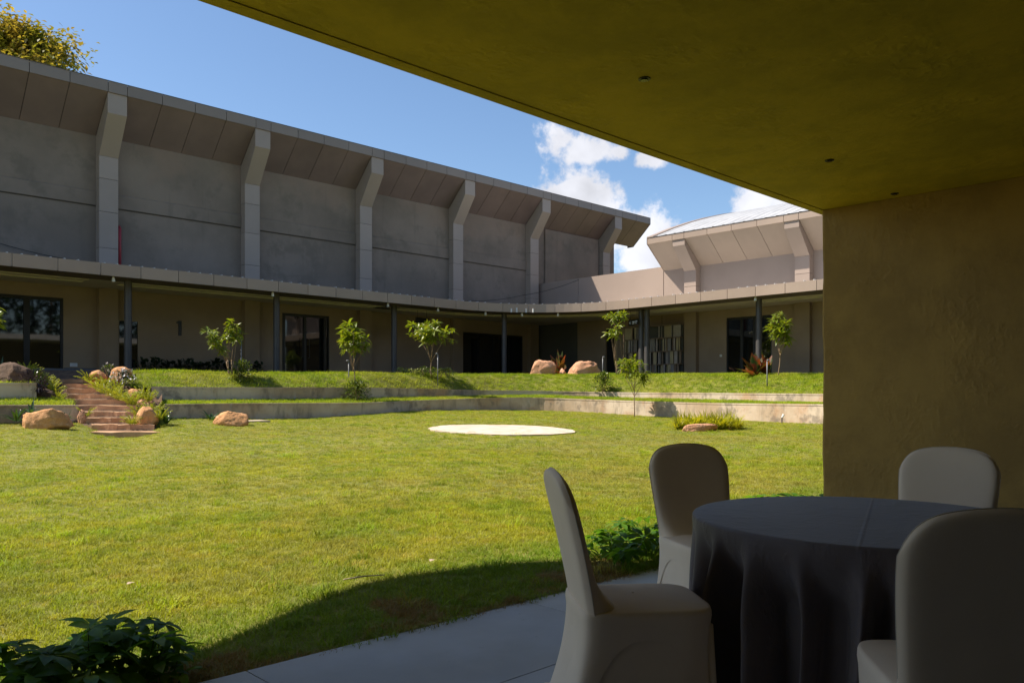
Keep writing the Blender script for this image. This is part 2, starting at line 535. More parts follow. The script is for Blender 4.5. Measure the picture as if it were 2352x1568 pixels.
# ------------------------------------------------------------------ mesh helpers
class MB:
    def __init__(s):
        s.v, s.f, s.mi = [], [], []

    def quad(s, *p, m=0):
        i = len(s.v)
        s.v += [tuple(x) for x in p]
        s.f.append(tuple(range(i, i + len(p))))
        s.mi.append(m)

    def box(s, x0, x1, y0, y1, z0, z1, m=0):
        i = len(s.v)
        s.v += [(x, y, z) for z in (z0, z1) for y in (y0, y1) for x in (x0, x1)]
        for q in ((0, 2, 3, 1), (4, 5, 7, 6), (0, 1, 5, 4), (2, 6, 7, 3), (0, 4, 6, 2), (1, 3, 7, 5)):
            s.f.append(tuple(i + k for k in q))
            s.mi.append(m)

    def hexa(s, lo, hi, m=0):
        """prism between two equal polygons"""
        n = len(lo)
        i = len(s.v)
        s.v += [tuple(p) for p in lo] + [tuple(p) for p in hi]
        s.f.append(tuple(i + k for k in reversed(range(n))))
        s.f.append(tuple(i + n + k for k in range(n)))
        s.mi += [m, m]
        for k in range(n):
            j = (k + 1) % n
            s.f.append((i + k, i + j, i + n + j, i + n + k))
            s.mi.append(m)

    def grid(s, rows, closed=False, m=0):
        i = len(s.v)
        nr, nc = len(rows), len(rows[0])
        for r in rows:
            s.v += [tuple(p) for p in r]
        for a in range(nr - 1):
            for c in range(nc if closed else nc - 1):
                d = (c + 1) % nc
                s.f.append((i + a * nc + c, i + a * nc + d, i + (a + 1) * nc + d, i + (a + 1) * nc + c))
                s.mi.append(m)

    def tube(s, pts, rad, n=8, m=0, cap=True):
        pts = [Vector(p) for p in pts]
        if not isinstance(rad, (list, tuple)):
            rad = [rad] * len(pts)
        rows = []
        ref = None
        for k, p in enumerate(pts):
            t = (pts[min(k + 1, len(pts) - 1)] - pts[max(k - 1, 0)])
            t.normalize()
            if ref is None:
                ref = Vector((1, 0, 0)) if abs(t.x) < 0.8 else Vector((0, 1, 0))
            u = (ref - t * ref.dot(t)).normalized()
            w = t.cross(u)
            ref = u
            rows.append([p + (u * math.cos(2 * math.pi * q / n) + w * math.sin(2 * math.pi * q / n)) * rad[k] for q in range(n)])
        i = len(s.v)
        s.grid(rows, closed=True, m=m)
        if cap:
            s.f.append(tuple(i + k for k in reversed(range(n))))
            s.f.append(tuple(i + (len(rows) - 1) * n + k for k in range(n)))
            s.mi += [m, m]

    def leaf(s, p, d, up, L, W, droop=0.3, seg=3, fold=0.25, shape=0.9, m=0):
        p = Vector(p)
        d = Vector(d).normalized()
        up = Vector(up)
        side = d.cross(up)
        if side.length < 1e-4:
            side = d.cross(Vector((1, 0.3, 0)))
        side.normalize()
        nrm = side.cross(d).normalized()
        i = len(s.v)
        s.v.append(tuple(p))
        rings = []
        for k in range(1, seg + 1):
            t = k / (seg + 1)
            c = p + d * (L * t) + Vector((0, 0, -1)) * (L * droop * t * t)
            w = W * 0.5 * math.sin(math.pi * t ** shape)
            rings.append((c - side * w + nrm * (w * fold), c, c + side * w + nrm * (w * fold)))
        for r in rings:
            s.v += [tuple(x) for x in r]
        tip = p + d * L + Vector((0, 0, -1)) * (L * droop)
        s.v.append(tuple(tip))
        b = i + 1
        s.f += [(i, b, b + 1), (i, b + 1, b + 2)]
        for k in range(seg - 1):
            q = b + 3 * k
            s.f += [(q, q + 3, q + 4, q + 1), (q + 1, q + 4, q + 5, q + 2)]
        q = b + 3 * (seg - 1)
        e = len(s.v) - 1
        s.f += [(q, e, q + 1), (q + 1, e, q + 2)]
        s.mi += [m] * (2 + 2 * (seg - 1) + 2)

    def mesh(s, name, mats, smooth=False, recalc=True):
        me = bpy.data.meshes.new(name)
        me.from_pydata(s.v, [], s.f)
        if not isinstance(mats, (list, tuple)):
            mats = [mats]
        for m in mats:
            me.materials.append(m)
        if len(mats) > 1:
            me.polygons.foreach_set('material_index', s.mi)
        if recalc:
            bm = bmesh.new()
            bm.from_mesh(me)
            bmesh.ops.recalc_face_normals(bm, faces=bm.faces)
            bm.to_mesh(me)
            bm.free()
        if smooth:
            me.polygons.foreach_set('use_smooth', [True] * len(me.polygons))
        me.update()
        return me

    def build(s, name, mats, parent=None, smooth=False, recalc=True, world=True):
        return put(name, s.mesh(name, mats, smooth, recalc), parent, world)


def put(name, me, parent=None, world=True, loc=None, rot=None, scale=None):
    o = bpy.data.objects.new(name, me)
    COL.objects.link(o)
    if parent is not None:
        o.parent = parent
        if world:                                    # mesh is in world axes, the thing's base is elsewhere
            p = parent
            off = Vector((0, 0, 0))
            while p is not None:
                off += Vector(p.location)
                p = p.parent
            o.location = -off
    if loc is not None:
        o.location = loc
    if rot is not None:
        o.rotation_euler = rot
    if scale is not None:
        o.scale = scale if isinstance(scale, (tuple, list, Vector)) else (scale,) * 3
    return o


def tag(o, label=None, cat=None, group=None, kind=None):
    for k, v in (('label', label), ('category', cat), ('group', group), ('kind', kind)):
        if v:
            o[k] = v
    return o


def thing(name, label, cat, loc=(0, 0, 0), rz=0, group=None):
    o = bpy.data.objects.new(name, None)
    COL.objects.link(o)
    o.empty_display_size = 0.2
    o.location = loc
    o.rotation_euler = (0, 0, rz)
    return tag(o, label, cat, group)


def structure(name, mb, mat, smooth=False, recalc=True):
    o = mb.build(name, mat, None, smooth, recalc)
    o['kind'] = 'structure'
    return o


def copy_tree(o, parent=None):
    c = o.copy()
    COL.objects.link(c)
    c.parent = parent
    for ch in list(o.children):
        copy_tree(ch, c)
    return c


def interp(tab, x):
    """Catmull-Rom through a table of (x, y, ...) rows"""
    n = len(tab)
    if x <= tab[0][0]:
        i, t = 0, (x - tab[0][0]) / (tab[1][0] - tab[0][0])
        return [tab[0][k] + (tab[1][k] - tab[0][k]) * t for k in range(1, len(tab[0]))]
    if x >= tab[-1][0]:
        t = (x - tab[-2][0]) / (tab[-1][0] - tab[-2][0])
        return [tab[-2][k] + (tab[-1][k] - tab[-2][k]) * t for k in range(1, len(tab[0]))]
    for i in range(n - 1):
        if tab[i][0] <= x <= tab[i + 1][0]:
            break
    x0, x1 = tab[i][0], tab[i + 1][0]
    t = (x - x0) / (x1 - x0)
    out = []
    for k in range(1, len(tab[0])):
        p1, p2 = tab[i][k], tab[i + 1][k]
        m1 = (p2 - p1)
        a = tab[i - 1] if i > 0 else None
        b = tab[i + 2] if i + 2 < n else None
        h = x1 - x0
        d1 = (p2 - a[k]) / (x1 - a[0]) * h if a else m1
        d2 = (b[k] - p1) / (b[0] - x0) * h if b else m1
        out.append((2 * t**3 - 3 * t**2 + 1) * p1 + (t**3 - 2 * t**2 + t) * d1 + (-2 * t**3 + 3 * t**2) * p2 + (t**3 - t**2) * d2)
    return out


def sm(x, a, b):
    t = max(0.0, min(1.0, (x - a) / (b - a)))
    return t * t * (3 - 2 * t)


# ------------------------------------------------------------------ ground and terraces
# bearing (photo x), distance, height of the top and of the foot as seen there (photo y)
def heights(tab):
    return [(r[0], r[1]) + tuple(EYE + (905 - y) / 1845 * r[1] for y in r[2:]) for r in tab]


LW = heights([(-900, 16.6, 934, 980), (-300, 18.6, 932, 975), (0, 20.15, 930, 972), (180, 21.4, 930, 970), (235, 21.75, 929.5, 984), (305, 22.25, 929, 984), (385, 22.8, 928, 962), (551, 24.4, 926, 962),
              (700, 26.1, 925.3, 960), (837, 27.9, 924.3, 953), (952, 30.0, 919.5, 944), (1124, 32.3, 913.7, 941.7), (1224, 33.0, 912.6, 941.7), (1320, 32.4, 915.6, 946),
              (1476, 30.2, 921, 955), (1632, 27.9, 925, 962.5), (1887, 24.5, 928, 974), (2300, 20.0, 932, 985)])
UW = heights([(-900, 17.8, 878, 915), (-300, 19.9, 878, 915), (0, 21.4, 879, 915), (84, 22.0, 879, 915), (351, 24.1, 887.6, 921), (551, 25.9, 889, 918.5),
              (837, 29.7, 890, 915), (952, 31.8, 892, 912), (1124, 34.2, 896, 909), (1224, 35.0, 897, 907.5), (1320, 34.8, 899, 910),
              (1476, 33.0, 901, 915), (1632, 30.5, 902, 919), (1887, 27.0, 904, 926.5), (2300, 22.5, 905, 930)])
TB = heights([(-900, 18.6, 850), (-300, 21.2, 862), (0, 22.9, 872), (84, 23.5, 870), (351, 25.9, 854), (551, 27.9, 857), (837, 31.5, 858), (952, 33.4, 859), (1124, 36.2, 860),
              (1224, 37.6, 860), (1320, 38.0, 860), (1476, 36.0, 860), (1632, 34.0, 860), (1887, 31.0, 861), (2300, 26.0, 861)])


def polar(x, Y, z):
    u = (x - 1176) / 1845
    return Vector(((CS * u + SN) * Y, (-SN * u + CS) * Y, z))


def lump(p, amp, sc):
    return amp * (noise.fractal(Vector((p[0] * sc, p[1] * sc, 0.3)), 0.9, 2.0, 3))


SLAB_B = 3.45


def lawn_end(x):
    Y = interp(LW, x)[0]
    if 180 < x < 378:
        Y = 23.0
    return Y


def lawn_z(x, Y):
    l = interp(LW, x)
    t = max(0.0, Y / l[0])
    pw = 1.3 + 2.1 * (1 - sm(x, 300, 850)) * sm(x, -700, -200)
    return -0.05 + (l[2] + 0.05) * t ** pw


def lawn_at(px, py):
    """point of the lawn seen at a pixel"""
    Y = 8.0
    for _ in range(60):
        z = lawn_z(px, Y)
        Yn = (z - EYE) * 1845 / (905 - py)
        Y = 0.5 * Y + 0.5 * max(3.0, min(Yn, 40))
    return polar(px, Y, lawn_z(px, Y))


def grid_object(name, rows, mat, dens=None, lawn=True):
    mb = MB()
    mb.grid(rows)
    me = mb.mesh(name, mat, smooth=True, recalc=False)
    if me.polygons[0].normal.z < 0:
        me.flip_normals()
    o = bpy.data.objects.new(name, me)
    COL.objects.link(o)
    o['kind'] = 'structure'
    at_ = me.attributes.new('dens', 'FLOAT', 'POINT')
    at_.data.foreach_set('value', [dens(v.co) if dens else 1.0 for v in me.vertices])
    return o


g = MB()
g.grid([[(x, y, -0.6) for x in (-400, -60, 60, 400)] for y in (-400, -60, 60, 400)])
structure('ground', g, MT['turf'], recalc=False)

rows = []
XS = [-2300 + i * 24 for i in range(0, 190)]
XS = [x for x in XS if x <= 2180]
for j in range(70):
    t = (j / 69) ** 1.35
    r = []
    for x in XS:
        u = (x - 1176) / 1845
        Yn = SLAB_B / (-SN * u + CS) - 0.02
        Ye = lawn_end(x) + 0.05
        Yn = min(Yn, Ye - 0.5)
        Y = Yn + (Ye - Yn) * t
        p = polar(x, Y, lawn_z(x, Y))
        p.z += lump(p, 0.022, 0.45) * sm(p.y, 3.5, 7.0)
        r.append(p)
    rows.append(r)
PCX = polar(1153, 20.7, 0)
lawn = grid_object('lawn', rows, MT['turf'], lambda c: 0.0 if math.hypot(c.x - PCX.x, c.y - PCX.y) < 1.68 else 1.0 if c.length < 9 else (0.42 if c.length < 15 else 0.2))

led_x = [[-860 + i * 32 for i in range(33)] + [168], [x for x in range(366, 2300, 28)]]
ledges = []
banks = []
for k, xs in enumerate(led_x):
    rows = []
    for j in range(9):
        t = j / 8
        r = []
        for x in xs:
            l, u = interp(LW, x), interp(UW, x)
            Y = l[0] + 0.16 + (u[0] - l[0] - 0.1) * t
            p = polar(x, Y, l[1] - 0.015 + (u[2] + 0.02 - l[1]) * t ** 1.4)
            p.z += lump(p, 0.02, 1.1)
            r.append(p)
        rows.append(r)
    ledges.append(grid_object('terrace_lawn', rows, MT['turf']))
    rows = []
    for j in range(17):
        t = j / 16
        r = []
        for x in ([292, 306, 320, 336, 350] + xs if k else [q for q in xs if q <= 84] + [84]):
            u, b = interp(UW, x), interp(TB, x)
            if t <= 0.7:
                q = t / 0.7
                Y = u[0] + 0.16 + (b[0] - u[0] - 0.16) * q
                z = u[1] - 0.02 + (b[1] - u[1] + 0.02) * math.sin(q * math.pi / 2) ** 1.05
            else:
                q = (t - 0.7) / 0.3
                Y = b[0] + q * 5.0
                z = b[1] + (2.06 - b[1]) * min(1, q * (1.5 if x > 90 else 1.0))
            p = polar(x, Y, z)
            p.z += lump(p, 0.035, 0.8) * (1 if t < 0.72 else 0.2)
            r.append(p)
        rows.append(r)
    banks.append(grid_object('grass_bank', rows, MT['turf']))


def stair_z(Y):
    return 0.305 + 0.325 * (Y - 20.2)


rows = []
for j in range(14):
    r = []
    for x in (60, 84, 110, 140, 165, 184, 200, 230, 260, 290, 315, 335, 352, 372):
        Ys = 21.6 if x < 182 else (22.9 if x > 360 else 20.1)
        Y = Ys + (29.6 - Ys) * j / 13
        z = min(stair_z(Y) - 0.12, 2.03)
        if x > 300:
            z = min(z, stair_z(23.6) - 0.12 - .25 * sm(Y, 23.6, 25))
        p = polar(x, Y, z)
        p.z += lump(p, 0.03, 1.0)
        r.append(p)
    rows.append(r)
soil = grid_object('planting_bed', rows, MT['soil'])


def retaining(tab, x0, x1, zoff, thick, label):
    t = thing('retaining_wall', label, 'retaining wall', polar(0.5 * (x0 + x1), interp(tab, 0.5 * (x0 + x1))[0], interp(tab, 0.5 * (x0 + x1))[2]), group='concrete retaining walls')
    n = max(2, int((x1 - x0) / 24))
    xs = [x0 + (x1 - x0) * i / n for i in range(n + 1)]
    lo_f, lo_b, hi_f, hi_b = [], [], [], []
    for x in xs:
        w = interp(tab, x)
        lo_f.append(polar(x, w[0], w[2] - zoff))
        lo_b.append(polar(x, w[0] + thick, w[2] - zoff))
        hi_f.append(polar(x, w[0], w[1] - 0.05))
        hi_b.append(polar(x, w[0] + thick, w[1] - 0.05))
    mb = MB()
    mb.grid([lo_b, lo_f, hi_f, hi_b, lo_b])
    mb.quad(lo_f[0], lo_b[0], hi_b[0], hi_f[0])
    mb.quad(lo_f[-1], lo_b[-1], hi_b[-1], hi_f[-1])
    mb.build('wall_face', MT['retain'], t)
    cp = MB()
    a = [polar(x, interp(tab, x)[0] - 0.012, interp(tab, x)[1] - 0.048) for x in xs]
    b = [polar(x, interp(tab, x)[0] + thick + 0.012, interp(tab, x)[1] - 0.048) for x in xs]
    c = [p + Vector((0, 0, 0.05)) for p in a]
    d = [p + Vector((0, 0, 0.05)) for p in b]
    cp.grid([b, a, c, d, b])
    cp.quad(a[0], b[0], d[0], c[0])
    cp.quad(a[-1], b[-1], d[-1], c[-1])
    cp.build('coping', MT['retain'], t)
    return t


retaining(LW, 378, 2290, 0.25, 0.2, 'long low stained concrete wall curving round the lawn, lower tier')
retaining(LW, -850, 180, 0.25, 0.2, 'short low concrete wall behind the biggest orange boulder, beside the steps')
retaining(UW, 348, 2290, 0.25, 0.2, 'long low concrete wall below the grass bank, upper tier')
retaining(UW, -850, 84, 0.25, 0.2, 'short concrete wall under the dark boulder, upper tier beside the ferns')

# grass blades ----------------------------------------------------------------


def tuft(name, n, spread, h0, h1, w, mat, seed, lean=0.55):
    r = random.Random(seed)
    mb = MB()
    for i in range(n):
        a = r.uniform(0, 6.283)
        d = spread * math.sqrt(r.random())
        p = Vector((d * math.cos(a), d * math.sin(a), -0.006))
        h = r.uniform(h0, h1)
        b = r.uniform(0, 6.283)
        ln = r.uniform(0.1, lean)
        dv = Vector((math.cos(b) * ln, math.sin(b) * ln, 1))
        s = Vector((-math.sin(b + r.uniform(-1, 1)), math.cos(b), 0)).normalized() * w * 0.5
        m = p + dv * h * 0.55
        e = p + Vector((dv.x * 1.7, dv.y * 1.7, 0.9)) * h
        k = len(mb.v)
        mb.v += [tuple(p - s), tuple(p + s), tuple(m + s * 0.8), tuple(m - s * 0.8), tuple(e)]
        mb.f += [(k, k + 1, k + 2, k + 3), (k + 3, k + 2, k + 4)]
        mb.mi += [0, 0]
    me = mb.mesh(name, mat, recalc=False)
    return bpy.data.objects.new(name, me)


def grow(name, base, tuft_ob, density, seed, smin, smax, label):
    ng = bpy.data.node_groups.new(name + '_nodes', 'GeometryNodeTree')
    ng.interface.new_socket('Geometry', in_out='INPUT', socket_type='NodeSocketGeometry')
    ng.interface.new_socket('Geometry', in_out='OUTPUT', socket_type='NodeSocketGeometry')
    N = ng.nodes.new
    gi, go = N('NodeGroupInput'), N('NodeGroupOutput')
    ds = N('GeometryNodeDistributePointsOnFaces')
    na = N('GeometryNodeInputNamedAttribute')
    na.data_type = 'FLOAT'
    na.inputs['Name'].default_value = 'dens'
    mm = N('ShaderNodeMath')
    mm.operation = 'MULTIPLY'
    mm.inputs[1].default_value = density
    ng.links.new(na.outputs['Attribute'], mm.inputs[0])
    ng.links.new(mm.outputs[0], ds.inputs['Density'])
    ds.inputs['Seed'].default_value = seed
    ng.links.new(gi.outputs[0], ds.inputs['Mesh'])
    ip = N('GeometryNodeInstanceOnPoints')
    oi = N('GeometryNodeObjectInfo')
    oi.inputs['Object'].default_value = tuft_ob
    oi.inputs['As Instance'].default_value = True
    rv = N('FunctionNodeRandomValue')
    rv.data_type = 'FLOAT_VECTOR'
    rv.inputs[0].default_value = (-0.22, -0.22, 0)
    rv.inputs[1].default_value = (0.22, 0.22, 6.283)
    sv = N('FunctionNodeRandomValue')
    sv.data_type = 'FLOAT'
    sv.inputs[2].default_value = smin
    sv.inputs[3].default_value = smax
    ng.links.new(ds.outputs['Points'], ip.inputs['Points'])
    ng.links.new(oi.outputs['Geometry'], ip.inputs['Instance'])
    ng.links.new(rv.outputs[0], ip.inputs['Rotation'])
    ng.links.new(sv.outputs[1], ip.inputs['Scale'])
    ng.links.new(ip.outputs[0], go.inputs[0])
    o = bpy.data.objects.new(name, base.data)
    COL.objects.link(o)
    md = o.modifiers.new('grass', 'NODES')
    md.node_group = ng
    tag(o, label, 'grass', kind='stuff')
    return o


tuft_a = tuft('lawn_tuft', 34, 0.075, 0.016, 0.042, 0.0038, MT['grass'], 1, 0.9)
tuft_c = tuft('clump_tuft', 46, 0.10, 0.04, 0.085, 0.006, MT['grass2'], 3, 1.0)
tuft_b = tuft('bank_tuft', 26, 0.11, 0.035, 0.09, 0.007, MT['grass2'], 2, 0.8)
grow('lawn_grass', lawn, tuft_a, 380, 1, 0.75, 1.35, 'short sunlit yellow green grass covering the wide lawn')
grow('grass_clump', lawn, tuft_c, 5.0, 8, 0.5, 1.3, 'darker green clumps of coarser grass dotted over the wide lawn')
for o in ledges:
    grow('terrace_grass', o, tuft_b, 80, 2, 0.7, 1.25, 'soft green grass on the ledge between the two concrete tiers')
for o in banks:
    grow('bank_grass', o, tuft_b, 80, 3, 0.8, 1.4, 'longer green grass on the bank in front of the halls')

# pale round paving in the lawn
pc = polar(1153, 20.7, 0)
t = MB()
ring = []
for k in range(64):
    a = k / 64 * 2 * math.pi
    r = 1.87 * (1 + 0.012 * math.sin(5 * a) + 0.012 * math.sin(11 * a + 1) + 0.012 * math.sin(23 * a + 2))
    p = Vector((pc.x + r * math.cos(a), pc.y + r * math.sin(a), 0))
    q = Vector((p.x * SN + p.y * CS, 0, 0)).x
    x = 1176 + 1845 * (p.x * CS - p.y * SN) / q
    p.z = lawn_z(x, q) + 0.036
    ring.append(p)
cz = sum(p.z for p in ring) / 64
i0 = len(t.v)
t.v += [tuple(p) for p in ring] + [(pc.x, pc.y, cz)]
for k in range(64):
    t.f.append((k, (k + 1) % 64, 64))
    t.mi.append(0)
low = [p - Vector((0, 0, 0.1)) for p in ring]
t.grid([low, ring], closed=True)
o = structure('paved_circle', t, MT['sand'], recalc=False)


# ------------------------------------------------------------------ halls
FLOOR = 2.12
WB = 34.25          # wall plane of the long hall
WA = 35.25          # wall plane of the second hall


class Frame:
    """s along the facade, d depth into the building"""
    def __init__(self, f):
        self.f = f

    def __call__(self, s, d, z):
        return Vector(self.f(s, d, z))

    def box(self, mb, s0, s1, d0, d1, z0, z1, m=0):
        lo = [self(s0, d0, z0), self(s1, d0, z0), self(s1, d1, z0), self(s0, d1, z0)]
        hi = [self(s0, d0, z1), self(s1, d0, z1), self(s1, d1, z1), self(s0, d1, z1)]
        mb.hexa(lo, hi, m)

    def prism(self, mb, poly, s0, s1, m=0):
        mb.hexa([self(s0, d, z) for d, z in poly], [self(s1, d, z) for d, z in poly], m)


FL = Frame(lambda s, d, z: (s, WB + d, z))            # long hall
FR = Frame(lambda s, d, z: (WA + d, -s, z))           # second hall, s = -b

GAP = 0.011


def eaves(F, root, joints, ztop, zfb, zsw, sof='soffit', fas='fascia_grey'):
    """fascia and soffit panels between the joints"""
    for s0, s1 in zip(joints[:-1], joints[1:]):
        mb = MB()
        F.box(mb, s0 + GAP, s1 - GAP, -1.47, -1.43, zfb, ztop)
        mb.build('fascia_panel', MT[fas], root)
        mb = MB()
        F.prism(mb, [(-1.425, zfb + 0.004), (-1.425, zfb + 0.05), (0.0, zsw + 0.05), (0.0, zsw + 0.004)], s0 + GAP, s1 - GAP)
        mb.build('soffit_panel', MT[sof], root)
    mb = MB()
    a, b = joints[0] + 0.02, joints[-1] - 0.02
    F.prism(mb, [(-1.428, zfb + 0.03), (-1.428, ztop - 0.03), (0.3, ztop - 0.03), (0.3, zsw + 0.065), (0, zsw + 0.065)], a, b)
    mb.build('eaves_core', MT['joint'], root)
    mb = MB()
    F.box(mb, joints[0], joints[-1], -1.49, -1.40, ztop + 0.003, ztop + 0.02)
    mb.build('drip_edge', MT['dark_metal'], root)
    for e, sg in ((joints[0], -1), (joints[-1], 1)):
        mb = MB()
        F.prism(mb, [(-1.46, zfb), (-1.46, ztop - 0.005), (0.5, ztop - 0.005), (0.5, zsw), (0, zsw)], min(e + sg * 0.002, e + sg * 0.03), max(e + sg * 0.002, e + sg * 0.03))
        mb.build('end_panel', MT[fas], root)


def pillar(F, root, s0, s1, zfb, zblk, zsh, zsw, zjoint, zbot, mt='cladding'):
    core = MB()
    F.prism(core, [(-1.41, zfb - 0.012), (-1.41, zblk), (-0.41, zsh), (-0.30, zsh), (-0.012, zsh), (-0.012, zsw - 0.012)], s0, s1)
    p = core.build('pillar', MT[mt], root)
    inner = MB()
    F.box(inner, s0 + 0.02, s1 - 0.02, -0.38, -0.012, zbot, zsh)
    inner.build('pillar_core', MT['joint'], p)
    zs = [zsh] + zjoint + [zbot]
    for z1, z0 in zip(zs[:-1], zs[1:]):
        mb = MB()
        F.box(mb, s0, s1, -0.41, -0.010, z0 + 0.008, z1 - 0.008)
        mb.build('cladding_panel', MT[mt] if z1 > 5.7 else MT['ground_wall'], p)


def glass_door(F, root, s0, s1, z0, z1, leaves, d=0.02, handles=True, fw=0.07):
    mb = MB()
    F.box(mb, s0, s1, d - 0.06, d + 0.04, z1 - 0.12, z1)
    F.box(mb, s0, s1, d - 0.06, d + 0.04, z0, z0 + 0.09)
    n = len(leaves) - 1
    for k, s in enumerate(leaves):
        w = fw if 0 < k < n else fw * 0.9
        F.box(mb, s - w, s + w, d - 0.065, d + 0.04, z0 + 0.09, z1 - 0.12)
    o = mb.build('glass_door', MT['frame'], root)
    for k in range(n):
        mb = MB()
        F.box(mb, leaves[k] + fw, leaves[k + 1] - fw, d - 0.01, d + 0.01, z0 + 0.09, z1 - 0.12)
        mb.build('pane', MT['glass'], o)
    if handles:
        mid = leaves[n // 2]
        for sg in (-1, 1):
            mb = MB()
            s = mid + sg * 0.19
            pts = [F(s, d - 0.02, z0 + 0.85), F(s, d - 0.13, z0 + 0.85), F(s, d - 0.13, z0 + 1.75), F(s, d - 0.02, z0 + 1.75)]
            mb.tube(pts, 0.018, 6)
            mb.build('handle', MT['frame'], o)
    return o


def fa(px):            # facade position on the long hall's wall plane
    return hit_b(px, WB).x


def fb(px):            # on the second hall's wall plane
    return -hit_a(px, WA).y


# ---- the long hall
hall = thing('event_hall', 'long grey hall with bracketed overhanging eaves behind the whole lawn', 'building', (20, WB, FLOOR))
ZT, ZFB, ZBLK, ZSH, ZSW = 13.21, 12.80, 12.02, 10.60, 11.44
PIL = [4.22, 10.22, 16.22, 22.22, 28.22, 34.22, 41.02]
joints = [-4.0]
for p in PIL:
    a, b = joints[-1], p
    k = max(1, round((b - a) / 1.33))
    joints += [a + (b - a) * i / k for i in range(1, k + 1)] + [p + 0.7]
a, b = joints[-1], 44.75
joints += [a + (b - a) * i / 2 for i in range(1, 3)]
eaves(FL, hall, joints, ZT, ZFB, ZSW)
body = MB()
FL.box(body, -4.0, 42.65, 0.0, 24, 0.0, ZSW + 0.02)
body.build('wall', MT['hall_wall'], hall)
rf = MB()
FL.prism(rf, [(-1.40, ZT - 0.06), (10, ZT + 1.6), (24.5, ZT - 0.3), (24.5, ZT - 0.6), (-1.40, ZT - 0.3)], -4.0, 44.7)
rf.build('roof', MT['roof_metal'], hall)
for p in PIL:
    pillar(FL, hall, p, p + 0.7, ZFB, ZBLK, ZSH, ZSW, [9.72, 8.42, 7.0, 5.68], FLOOR)
ends = [-4.0] + PIL
for i, p in enumerate(PIL):
    a = -4.0 if i == 0 else PIL[i - 1] + 0.7
    if i < 6:
        mb = MB()
        FL.prism(mb, [(-0.0, 8.70), (-0.06, 8.70), (-0.06, 9.24), (0.0, 9.27)], a + 0.004, p - 0.004)
        mb.build('wall_band', MT['hall_wall'], hall)
        mb = MB()
        FL.box(mb, a + 0.004, p - 0.004, -0.012, 0.0, 8.655, 8.698)
        mb.build('band_groove', MT['groove'], hall)
# shallow recess beside the last but one pillar
mb = MB()
FL.box(mb, fa(1250), 40.9, -0.10, -0.001, 5.0, 11.40)
mb.build('wall_pier', MT['hall_wall'], hall)
mb = MB()
FL.box(mb, 34.93, fa(1250) - 0.003, -0.098, -0.001, 6.9, 7.62)
mb.build('wall_band', MT['hall_wall'], hall)
# ground floor, plastered beige, in front of the hall wall
gw = MB()
d_l = (fa(-130), fa(143))
d_2 = (fa(645), fa(753))
d_4 = (fa(1055), fa(1197))
slit = (fa(270) + 0.02, fa(314))
zd1, zd2, zd4 = 4.93, 5.02, 4.72
cur = -4.0
for s0, s1, zt in ((d_l[0], d_l[1], zd1), (slit[0], slit[1], 4.2), (d_2[0], d_2[1], zd2), (d_4[0], d_4[1], zd4)):
    FL.box(gw, cur, s0, -0.14, -0.003, 2.0, 5.56)
    FL.box(gw, s0, s1, -0.14, -0.003, zt, 5.56)
    cur = s1
FL.box(gw, slit[0], slit[1], -0.14, -0.003, 2.0, 2.32)
FL.box(gw, cur, 35.1, -0.14, -0.003, 2.0, 5.56)
gw.build('ground_floor_wall', MT['ground_wall'], hall)
sk = MB()
FL.box(sk, d_l[1] + 0.01, slit[0], -0.16, -0.142, FLOOR, FLOOR + 0.15)
FL.box(sk, slit[1], d_2[0] - 0.01, -0.16, -0.142, FLOOR, FLOOR + 0.12)
sk.build('skirting', MT['plinth'], hall)
m = lambda t, q: t[0] + (t[1] - t[0]) * q
glass_door(FL, hall, d_l[0], d_l[1], FLOOR, zd1, [d_l[0], m(d_l, 0.36), fa(60), d_l[1]], d=-0.05, fw=0.10)
glass_door(FL, hall, d_2[0], d_2[1], FLOOR, zd2, [d_2[0], d_2[0] + 0.1, fa(698), fa(744), d_2[1]], d=-0.05)
glass_door(FL, hall, d_4[0], d_4[1], FLOOR, zd4, [d_4[0], m(d_4, .28), m(d_4, .52), m(d_4, .78), d_4[1]], d=-0.05, handles=False, fw=0.04)
sw = MB()
FL.box(sw, slit[0], slit[1], -0.09, -0.05, 2.32, 4.2)
o = sw.build('slit_window', MT['glass'], hall)
# a plaque number on the plaster
mb = MB()
n0 = hit_b(411, WB - 0.14, 753)
x, zc = n0.x, n0.z
poly = [(-0.10, 0.19), (-0.10, 0.25), (-0.02, 0.30), (0.10, 0.30), (0.10, -0.32), (-0.025, -0.32), (-0.025, 0.19)]
mb.hexa([FL(x + p, -0.142, zc + q) for p, q in poly], [FL(x + p, -0.175, zc + q) for p, q in poly])
mb.build('house_number', MT['frame'], hall)
for px, py, w in ((169, 837, 0.13), (1029.5 * 1.0, 857, 0.09)):
    q = hit_b(px if px < 500 else 1381 / 1.0 * 0 + 1024, WB - 0.14, py if px < 500 else 855)
    mb = MB()
    FL.box(mb, q.x - w, q.x + w, -0.165, -0.142, q.z - 0.08, q.z + 0.06)
    mb.build('wall_socket', MT['white'], hall)
# red riser pipe
q = hit_b(273.5, WB - 0.12, 560)
mb = MB()
mb.tube([(q.x, WB - 0.02, 7.92), (q.x, WB - 0.10, 7.94), (q.x, WB - 0.16, 7.86), (q.x, WB - 0.16, 5.62)], 0.075, 10)
o = mb.build('riser_pipe', MT['red'], hall, smooth=True)

